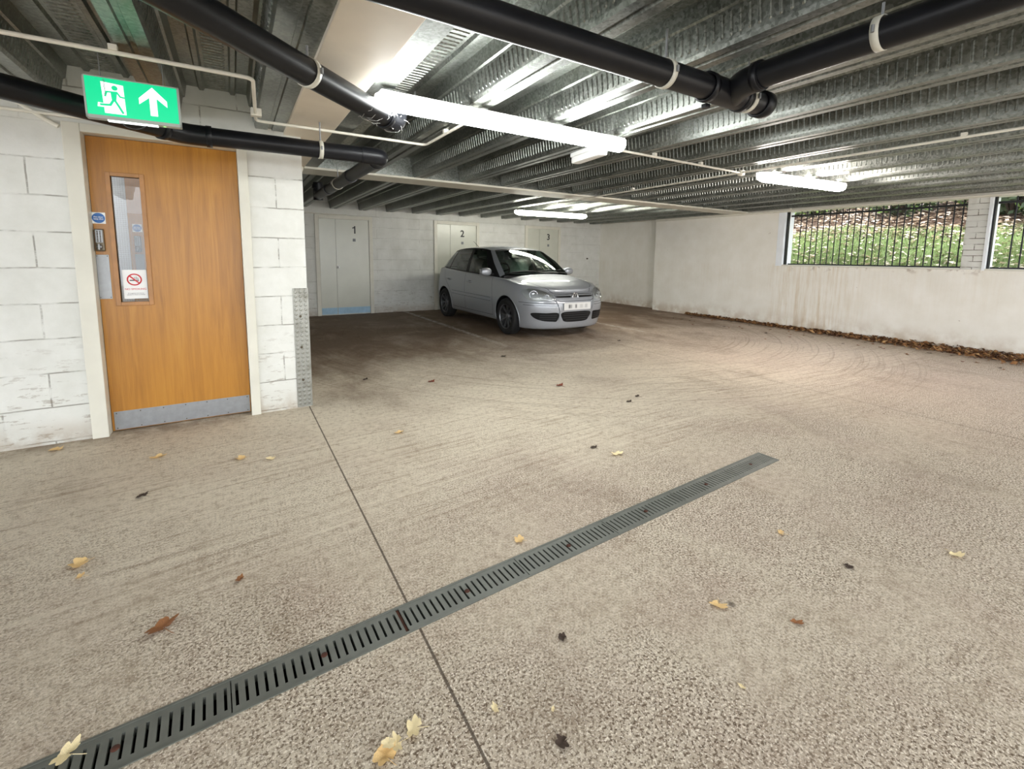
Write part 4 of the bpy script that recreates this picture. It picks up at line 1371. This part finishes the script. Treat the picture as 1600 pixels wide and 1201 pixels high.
# underside
for i in range(NP-1):
    bm.faces.new([grid[(-1, 0, i)], grid[(-1, 0, i+1)], grid[(1, 0, i+1)], grid[(1, 0, i)]])
bmesh.ops.remove_doubles(bm, verts=bm.verts[:], dist=.0008)
bmesh.ops.dissolve_degenerate(bm, dist=.0005, edges=bm.edges[:])
bmesh.ops.recalc_face_normals(bm, faces=bm.faces[:])
me = bpy.data.meshes.new('car_shell')
bm.to_mesh(me); bm.free()
me.materials.append(M['paint']); me.materials.append(M['car_black'])
sh = bpy.data.objects.new('car_shell', me)
COL.objects.link(sh)
ss = sh.modifiers.new('s', 'SUBSURF'); ss.levels = 2; ss.render_levels = 2
WH = [(.80, .293), (3.262, .293)]
WR = .293
cutters = []
for (wu, wz) in WH:
    for s in (-1, 1):
        c = MB(); p = cw(wu, s*.56, wz); q = cw(wu, s*1.0, wz)
        c.tube([p, q], .338, 48)
        co = c.build('cutter', M['car_black'])
        cutters.append(co)
        bo = sh.modifiers.new('b', 'BOOLEAN'); bo.operation = 'DIFFERENCE'; bo.object = co; bo.solver = 'EXACT'
        bo.material_mode = 'TRANSFER'
bpy.context.view_layer.update()
dgx = bpy.context.evaluated_depsgraph_get()
me2 = bpy.data.meshes.new_from_object(sh.evaluated_get(dgx))
bpy.data.objects.remove(sh)
for c in cutters: bpy.data.objects.remove(c)
bvh = BVHTree.FromPolygons([v.co for v in me2.vertices], [tuple(p.vertices) for p in me2.polygons])
mb = MB()
names = [m.name if m else '' for m in me2.materials]
mb.v = [tuple(v.co) for v in me2.vertices]
mb.f = [tuple(p.vertices) for p in me2.polygons]
mb.mi = [1 if 'black' in names[p.material_index] or p.center.z < .13 else 0 for p in me2.polygons]
mb.sm = [True]*len(mb.f)
body = mb.build('body', [M['paint'], M['car_black']], car, False)
try:
    body.data.set_sharp_from_angle(angle=math.radians(38))
except Exception:
    pass

def cast(o, d, off=.0):
    h, n, i, t = bvh.ray_cast(Vector(o), Vector(d).normalized(), 20)
    if h is None: return None
    return h-Vector(d).normalized()*off
def patch(parent, name, mat, outline, proj, off=.004, bulge=0.0, rings=6, thick=.0, frame=False):
    """ outline: 2d points; proj(a, b) -> (origin, direction) """
    n = len(outline)
    cx_ = sum(p[0] for p in outline)/n; cy_ = sum(p[1] for p in outline)/n
    vs = []; last = None
    def pt(a, b, k):
        o, d = proj(a, b)
        h = cast(o, d, off+bulge*(1-k*k))
        return h
    vs.append(pt(cx_, cy_, 0))
    for r in range(1, rings+1):
        k = r/rings
        for (a, b) in outline:
            vs.append(pt(cx_+(a-cx_)*k, cy_+(b-cy_)*k, k))
    good = [v for v in vs if v is not None]
    if not good: return None
    vs = [v if v is not None else good[0] for v in vs]
    fs = [(0, 1+i, 1+(i+1) % n) for i in range(n)]
    for r in range(rings-1):
        for i in range(n):
            fs.append((1+r*n+i, 1+(r+1)*n+i, 1+(r+1)*n+(i+1) % n, 1+r*n+(i+1) % n))
    mb = MB(); mb.add(vs, fs, True)
    # skirt back to the body
    sk = []
    for (a, b) in outline:
        o, d = proj(a, b); h = cast(o, d, -.006); sk.append(h if h is not None else good[0])
    o0 = len(vs)-n
    mb.add([vs[o0+i] for i in range(n)]+sk, [(i, (i+1) % n, n+(i+1) % n, n+i) for i in range(n)], False)
    return mb.build(name, mat, parent)
front = lambda a, b: (cw(-1, a, b), V(0, 1, 0))
def sideproj(s): return lambda a, b: (cw(a, s*2, b), V(-s, 0, 0))
ac = cw(.80, 0, 0)
def cyl(s):
    def f(a, b):
        d = V(s*math.sin(a), -math.cos(a), 0)
        return (V(CX, CY+.80, b)+d*3, -d)
    return f
def topproj(a, b): return (cw(a, b, 3), V(0, 0, -1))
def smooth_poly(pts, n=6):
    out = []
    m = len(pts)
    for i in range(m):
        p0, p1, p2, p3 = (Vector(pts[(i+k-1) % m]) for k in range(4))
        for k in range(n):
            t = k/n
            out.append(tuple(.5*((2*p1)+(-p0+p2)*t+(2*p0-5*p1+4*p2-p3)*t*t+(-p0+3*p1-3*p2+p3)*t**3)))
    return out
def strip_line(parent, name, mat, pts, proj, w=.004, off=.0015, samples=28):
    P = [Vector(p) for p in pts]
    L = [0]
    for i in range(len(P)-1): L.append(L[-1]+(P[i+1]-P[i]).length)
    out = []
    for k in range(samples+1):
        t = L[-1]*k/samples
        for i in range(len(P)-1):
            if t <= L[i+1]+1e-9:
                f = (t-L[i])/max(1e-9, L[i+1]-L[i]); out.append((P[i].lerp(P[i+1], f), (P[i+1]-P[i]).normalized())); break
    vs = []
    for p, d in out:
        nn = Vector((-d.y, d.x))*w
        for s in (1, -1):
            o, dr_ = proj(p.x+nn.x*s, p.y+nn.y*s)
            h = cast(o, dr_, off)
            vs.append(h if h is not None else (vs[-1] if vs else V(CX, CY, .5)))
    fs = [(2*i, 2*i+1, 2*i+3, 2*i+2) for i in range(len(out)-1)]
    mb = MB(); mb.add(vs, fs, True)
    return mb.build(name, mat, parent, False)

# -- front: grille, intakes, plate, badge, lamps
M['grille_paint'] = plain('dark_grille_slot', srgb(40, 41, 44), .4, 0, .1)
patch(car, 'upper_grille', M['car_black'], smooth_poly([(-.36, .652), (-.20, .655), (-.085, .655), (-.085, .632), (-.20, .632), (-.33, .634)], 4), front, .003)
patch(car, 'upper_grille', M['car_black'], smooth_poly([(.36, .652), (.20, .655), (.085, .655), (.085, .632), (.20, .632), (.33, .634)], 4), front, .003)
strip_line(car, 'grille_seam', M['car_black'], [(-.40, .665), (-.37, .60), (-.30, .578), (.30, .578), (.37, .60), (.40, .665)], front, .0035)
gl = patch(car, 'lower_grille', M['car_black'], smooth_poly([(-.275, .405), (0, .418), (.275, .405), (.25, .30), (.19, .262), (0, .255), (-.19, .262), (-.25, .30)], 4), front, .004)
for zz in (.29, .325, .36, .392):
    strip_line(gl, 'grille_slat', M['grille_paint'], [(-.25 if zz > .3 else -.20, zz), (.25 if zz > .3 else .20, zz)], front, .006, .012)
for s in (-1, 1):
    P_ = smooth_poly([(.335, .40), (.52, .405), (.69, .402), (.66, .33), (.56, .285), (.42, .272), (.345, .28)], 4)
    P_ = [(s*a_, b_) for a_, b_ in P_]
    ig = patch(car, 'side_intake', M['car_black'], P_, front, .004)
    for zz in (.31, .34, .37):
        strip_line(ig, 'grille_slat', M['grille_paint'], [(s*.36, zz), (s*.60, zz)], front, .005, .010)
    # bumper rubbing strip
    strip_line(car, 'bumper_line', M['car_black'], [(math.radians(24), .545), (math.radians(66), .56)], cyl(s), .003)
    strip_line(car, 'bumper_line', M['car_black'], [(math.radians(24), .512), (math.radians(60), .522)], cyl(s), .003)
    # headlamps
    out_ = smooth_poly([(math.radians(25.5), .622), (math.radians(32), .592), (math.radians(39), .592), (math.radians(46), .582), (math.radians(54), .604),
                        (math.radians(61), .672), (math.radians(63), .725), (math.radians(57), .762), (math.radians(46), .750), (math.radians(35), .695)], 4)
    hl = patch(car, 'headlamp', M['lamp_silver'], out_, cyl(s), .0015, .0)
    patch(hl, 'lamp_lens', M['lens'], out_, cyl(s), .010, .022)
    for (an, zz, rr) in ((math.radians(49.5), .675, .062), (math.radians(36.5), .640, .040)):
        o_, d_ = cyl(s)(an, zz)
        h = cast(o_, d_, .0)
        if h is not None:
            ax_ = -Vector(d_); ax_ = (ax_+V(0, -.5, .1)).normalized()
            m3 = MB(); m3.lathe([(rr*.25, -.006), (rr*.6, -.010), (rr*.92, .004), (rr, .012), (rr*1.05, .004)], h+ax_*.0, ax_, 24)
            m3.build('reflector', M['chrome'], hl)
            m3 = MB(); m3.lathe([(0, .014), (rr*.18, .012), (rr*.26, .0)], h, ax_, 16); m3.build('bulb', M['white_plastic'], hl)
    # bonnet edges
    strip_line(car, 'bonnet_seam', M['car_black'], [(.16, s*.36), (.30, s*.50), (.55, s*.615), (.85, s*.675), (1.08, s*.70)], topproj, .003)
strip_line(car, 'bonnet_seam', M['car_black'], [(-.37, .668), (0, .682), (.37, .668)], front, .003)
for s in (-1, 1):
    strip_line(car, 'bumper_crease', M['paint'], [(s*.40, .665), (s*.345, .55), (s*.31, .43), (s*.315, .28)], front, .010, .016)
pc = cast(*front(0, .50))
Mp = Matrix.Translation(pc+V(0, -.010, 0))
mbp = MB(Mp); mbp.box(-.26, .26, -.004, .004, -.055, .055, .003)
mbp.build('number_plate', M['plate'], car)
bc = cast(*front(0, .640))
emb = MB(); emb.lathe([(0, .006), (.050, .006), (.050, .0)], bc, (0, -1, .08), 32)
eb = emb.build('emblem', M['grille_paint'], car)
ax_ = V(0, -1, .08).normalized(); r_ = V(1, 0, 0); u_ = r_.cross(-ax_) if False else V(0, .08, 1).normalized()
mb = MB(); mb.lathe([(.046, .004), (.048, .012), (.058, .012), (.060, -.004)], bc, ax_, 36)
def stroke(p, q, w=.0045):
    P1 = bc+r_*p[0]+u_*p[1]+ax_*.010; Q1 = bc+r_*q[0]+u_*q[1]+ax_*.010
    mb.tube([P1, Q1], w, 6)
stroke((-.018, .044), (0, .008)); stroke((0, .008), (.018, .044))
stroke((-.040, .024), (-.018, -.038)); stroke((-.018, -.038), (0, -.004)); stroke((0, -.004), (.018, -.038)); stroke((.018, -.038), (.040, .024))
mb.build('emblem_letters', M['chrome'], eb)

# -- sides: seams, mouldings, handles
for s in (-1, 1):
    sp_ = sideproj(s)
    strip_line(car, 'door_seam', M['car_black'], [(1.26, .90), (1.24, .70), (1.22, .40), (1.24, .27)], sp_, .003)
    strip_line(car, 'door_seam', M['car_black'], [(2.29, .94), (2.30, .60), (2.29, .27)], sp_, .003)
    strip_line(car, 'door_seam', M['car_black'], [(3.28, .97), (3.22, .80), (3.00, .62), (2.90, .50), (2.86, .27)], sp_, .003)
    strip_line(car, 'door_seam', M['car_black'], [(1.24, .27), (2.86, .27)], sp_, .003)
    mld = strip_line(car, 'side_moulding', M['paint'], [(1.27, .53), (2.86, .55)], sp_, .026, .010)
    for zz in (.502, .560):
        strip_line(car, 'moulding_line', M['car_black'], [(1.27, zz), (2.86, zz+.02)], sp_, .0025, .011)
    for hu in (2.08, 3.02):
        h = cast(*sp_(hu, .78))
        if h:
            mbh = MB(); mbh.tube(bend([h+V(-s*.005, -.085, 0), h+V(s*.030, -.065, .004), h+V(s*.030, .065, .008), h+V(-s*.005, .085, .006)], .03), .013, 10)
            dh = mbh.build('door_handle', M['paint'], car)
            patch(dh, 'handle_recess', M['car_black'], smooth_poly([(hu-.06, .765), (hu+.06, .77), (hu+.06, .80), (hu-.06, .795)], 3), sp_, .0015, 0, 3)
    # wheel arch lips
    for (wu, wz) in WH:
        pts = []
        for k in range(29):
            an = math.radians(-12+k*204/28)
            o_, d_ = sp_(wu+math.cos(an)*.345, wz+math.sin(an)*.345)
            h = cast(o_, d_, -.002)
            if h is not None and abs((h.x-CX)) > .6: pts.append(h)
        if len(pts) > 4:
            MB().tube(pts, .009, 8).build('arch_lip', M['paint'], car)

# -- wheels
def wheel(wu, wz, s, spin):
    c = cw(wu, s*.735, wz); ax_ = V(s, 0, 0)
    w = bpy.data.objects.new('wheel', None); w.empty_display_size = .1
    COL.objects.link(w); place(w, Vector((c.x, c.y, c.z)), car)
    mb = MB()
    mb.lathe([(.195, -.085), (.245, -.092), (.275, -.085), (.289, -.07), (WR, -.045), (WR, .045), (.289, .07), (.275, .085), (.245, .092), (.200, .085), (.195, .07), (.19, 0), (.195, -.085)], c, ax_, 48)
    mb.build('tyre', M['tyre'], w)
    mb = MB()
    mb.lathe([(.186, .060), (.190, .078), (.202, .084), (.202, .078)], c, ax_, 48)
    mb.lathe([(0, .052), (.026, .052), (.052, .044), (.058, .02), (.058, -.02)], c, ax_, 32)
    y_, z_ = V(0, 1, 0), V(0, 0, 1)
    for k in range(9):
        an = 2*PI*k/9+spin
        for dd_ in (-.055, .055):
            a0 = an+dd_*1.6; a1 = an+dd_
            r0 = (y_*math.cos(a0*1)+z_*math.sin(a0)); r1 = (y_*math.cos(a1)+z_*math.sin(a1)); tn = -y_*math.sin(an)+z_*math.cos(an)
            p0, p1 = c+r0*.040+ax_*.040, c+r1*.190+ax_*.062
            hw_ = .0055
            mb.add([p0-tn*hw_, p0+tn*hw_, p1+tn*hw_*1.1, p1-tn*hw_*1.1, p0-tn*hw_-ax_*.03, p0+tn*hw_-ax_*.03, p1+tn*hw_-ax_*.02, p1-tn*hw_-ax_*.02],
                   [(0, 1, 2, 3), (0, 4, 5, 1), (1, 5, 6, 2), (2, 6, 7, 3), (3, 7, 4, 0)])
    mb.build('rim', M['alloy'], w)
    mb = MB(); mb.lathe([(0, -.02), (.186, -.02), (.186, .066)], c, ax_, 32); mb.lathe([(0, .002), (.12, .0), (.12, -.02)], c, ax_, 32)
    mb.build('brake_disc', M['black'], w)
for i, (wu, wz) in enumerate(WH):
    for s in (-1, 1): wheel(wu, wz, s, .2+.5*i)

# -- cabin
# perimeter (bottom u, v, z) / (top u, v, z) / kind of the segment that follows
PER = [((.92, .0, .975), (1.63, .0, 1.385), 'w'), ((.94, .25, .973), (1.64, .20, 1.383), 'w'), ((1.00, .48, .965), (1.67, .38, 1.372), 'w'), ((1.10, .652, .950), (1.715, .505, 1.352), 'a'),
       ((1.17, .705, .905), (1.79, .545, 1.352), 'k'), ((1.46, .752, .912), (1.90, .560, 1.372), 'g'), ((1.85, .768, .928), (2.08, .575, 1.388), 'g'), ((2.22, .772, .942), (2.28, .582, 1.398), 'b'),
       ((2.34, .772, .948), (2.38, .582, 1.400), 'g'), ((2.75, .770, .968), (2.72, .580, 1.394), 'g'), ((3.10, .758, .988), (2.98, .574, 1.376), 'b'),
       ((3.15, .754, .992), (3.03, .572, 1.371), 'g'), ((3.42, .728, 1.008), (3.20, .560, 1.346), 'c'), ((3.60, .680, 1.008), (3.34, .530, 1.312), 'c'),
       ((3.70, .580, 1.004), (3.43, .460, 1.288), 'r'), ((3.755, .35, 1.000), (3.475, .28, 1.296), 'r'), ((3.77, .0, .998), (3.49, .0, 1.302), 'r')]
rowsS = [0, .045, .5, .945, 1]
def cabpt(i, sv, s):
    B, T = PER[i][0], PER[i][1]
    bul = 4*sv*(1-sv)*.022
    u = B[0]+(T[0]-B[0])*sv; v = B[1]+(T[1]-B[1])*sv; z = B[2]+(T[2]-B[2])*sv
    k = PER[i][2]
    if v > .5: v += bul
    if i <= 3: u -= bul*.8; z += bul*.6
    if i >= 14: u += bul
    return cw(u, s*v, z)
frame_p = MB(); frame_p.cs = True
seal = MB(); seal.cs = True
glass = {'w': MB(), 'r': MB()}
sg = {-1: [], 1: []}
def put(mbx, i, j, s):
    q = [cabpt(i, rowsS[j], s), cabpt(i+1, rowsS[j], s), cabpt(i+1, rowsS[j+1], s), cabpt(i, rowsS[j+1], s)]
    mbx.add(q, [(0, 1, 2, 3)], True)
segs = {}
for s in (-1, 1):
    for i in range(len(PER)-1):
        k = PER[i][2]
        for j in range(4):
            if k in 'ac': put(frame_p, i, j, s)
            elif k in 'kb': put(seal, i, j, s)
            elif j in (0, 3): put(seal, i, j, s)
            elif k in 'wr': put(glass[k], i, j, s)
            else:
                key = (s, 0 if i < 7 else (1 if i < 10 else 2))
                segs.setdefault(key, MB())
                put(segs[key], i, j, s)
# roof
def roof(i, k, s):
    T = PER[i][1]
    u = T[0]; v = T[1]*k
    # draw the loop together along the length so that the roof closes smoothly
    zc = lerp([(1.62, 1.385), (1.8, 1.418), (2.1, 1.448), (2.5, 1.458), (3.0, 1.425), (3.3, 1.365), (3.49, 1.302)], u)
    z = T[2]+(zc-T[2])*(1-k**2.2)
    return cw(u, s*v, z)
ks = [1, .96, .85, .6, .3, 0]
for s in (-1, 1):
    for i in range(len(PER)-1):
        for j in range(len(ks)-1):
            frame_p.add([roof(i, ks[j], s), roof(i+1, ks[j], s), roof(i+1, ks[j+1], s), roof(i, ks[j+1], s)], [(0, 1, 2, 3)], True)
def weld(o):
    bm = bmesh.new(); bm.from_mesh(o.data)
    bmesh.ops.remove_doubles(bm, verts=bm.verts[:], dist=.0006)
    bmesh.ops.dissolve_degenerate(bm, dist=.0004, edges=bm.edges[:])
    bmesh.ops.recalc_face_normals(bm, faces=bm.faces[:])
    bm.to_mesh(o.data); bm.free()
    for p in o.data.polygons: p.use_smooth = True
    return o
weld(frame_p.build('roof_and_pillars', M['paint'], car))
weld(seal.build('window_surround', M['car_black'], car))
weld(glass['w'].build('windscreen', M['car_glass'], car))
weld(glass['r'].build('rear_window', M['car_glass'], car))
for key in sorted(segs):
    weld(segs[key].build(('front_side_window', 'rear_side_window', 'quarter_window')[key[1]], M['car_glass'], car))
# roof aerial, mirrors, wipers
mb = MB(); mb.tube([cw(3.20, 0, 1.37), cw(3.28, 0, 1.42), cw(3.56, 0, 1.56)], [.012, .006, .003], 8)
mb.build('roof_aerial', M['car_black'], car)
for s in (-1, 1):
    c = cw(1.36, s*.875, .985)
    bm = bmesh.new(); bmesh.ops.create_uvsphere(bm, u_segments=20, v_segments=12, radius=1)
    mb = MB()
    vs = []
    for q in bm.verts:
        x, y, z = q.co
        y2 = math.copysign(abs(y)**.7, y)
        vs.append(c+V(x*.105, y2*.062, math.copysign(abs(z)**.8, z)*.068))
    bm.verts.index_update()
    mb.add(vs, [[q.index for q in f.verts] for f in bm.faces], True); bm.free()
    mir = mb.build('wing_mirror', M['paint'], car)
    mb = MB(); mb.tube([cw(1.38, s*.725, .94), cw(1.37, s*.81, .955)], [.03, .022], 10); mb.build('mirror_arm', M['car_black'], mir)
    mb = MB(); mb.box(c.x-.085, c.x+.085, c.y+.056, c.y+.066, c.z-.05, c.z+.05, .004); mb.build('mirror_glass', M['chrome'], mir)
for (p0, p1) in (((.95, -.10, .992), (1.03, .46, 1.015)), ((1.03, -.56, .982), (.95, -.12, .998))):
    mb = MB(); mb.tube([cw(*p0), (cw(*p0)+cw(*p1))/2+V(0, .02, .015), cw(*p1)], .009, 8); mb.build('wiper', M['car_black'], car)
# interior
mb = MB(); mb.box(CX-.66, CX+.66, CY+1.13, CY+1.58, .78, .935, .06); mb.build('dashboard', M['car_black'], car)
mb = MB()
wc = cw(1.78, -.34, .96); wa = V(0, 1, .45).normalized()
mb.lathe([(.165, -.012), (.180, -.016), (.195, 0), (.180, .016), (.165, .012), (.160, 0), (.165, -.012)], wc, wa, 32)
mb.lathe([(0, .02), (.055, .016), (.06, -.02)], wc, wa, 20)
for an in (.3, PI-.3, -PI/2):
    r0 = V(1, 0, 0); u0 = wa.cross(r0)
    mb.tube([wc, wc+(r0*math.cos(an)-u0*math.sin(an))*.17], .016, 8)
mb.build('steering_wheel', M['car_black'], car)
def seat(u, v, wdt):
    mb = MB()
    mb.box(CX+v-wdt/2, CX+v+wdt/2, CY+u-.42, CY+u+.08, .62, .80, .06)
    Mt = Matrix.Translation(cw(u, v, .74))@Matrix.Rotation(math.radians(-14), 4, 'X')
    n0 = len(mb.v)
    bh_ = .46 if wdt < .8 else .40
    m2 = MB(); m2.box(-wdt/2, wdt/2, -.06, .07, 0, bh_, .06)
    mb.add([Mt@Vector(q) for q in m2.v], m2.f)
    st = mb.build('seat', M['interior'], car)
    hs = [0] if wdt < .8 else [-.38, .38]
    for h_ in hs:
        m2 = MB(); m2.box(-.13+h_, .13+h_, -.05, .05, bh_+.025, bh_+.15, .045); m2.tube([(h_-.05, 0, bh_-.02), (h_-.05, 0, bh_+.05)], .008, 6); m2.tube([(h_+.05, 0, bh_-.02), (h_+.05, 0, bh_+.05)], .008, 6)
        m3 = MB(); m3.add([Mt@Vector(q) for q in m2.v], m2.f); m3.build('headrest', M['interior'], st)
seat(2.28, -.36, .50); seat(2.28, .36, .50); seat(3.05, 0, 1.16)
mb = MB(); mb.box(CX-.06, CX+.06, CY+1.65, CY+1.665, 1.285, 1.335, .01); mb.tube([cw(1.66, 0, 1.33), cw(1.66, 0, 1.385)], .008, 6)
mb.build('rear_view_mirror', M['car_black'], car)
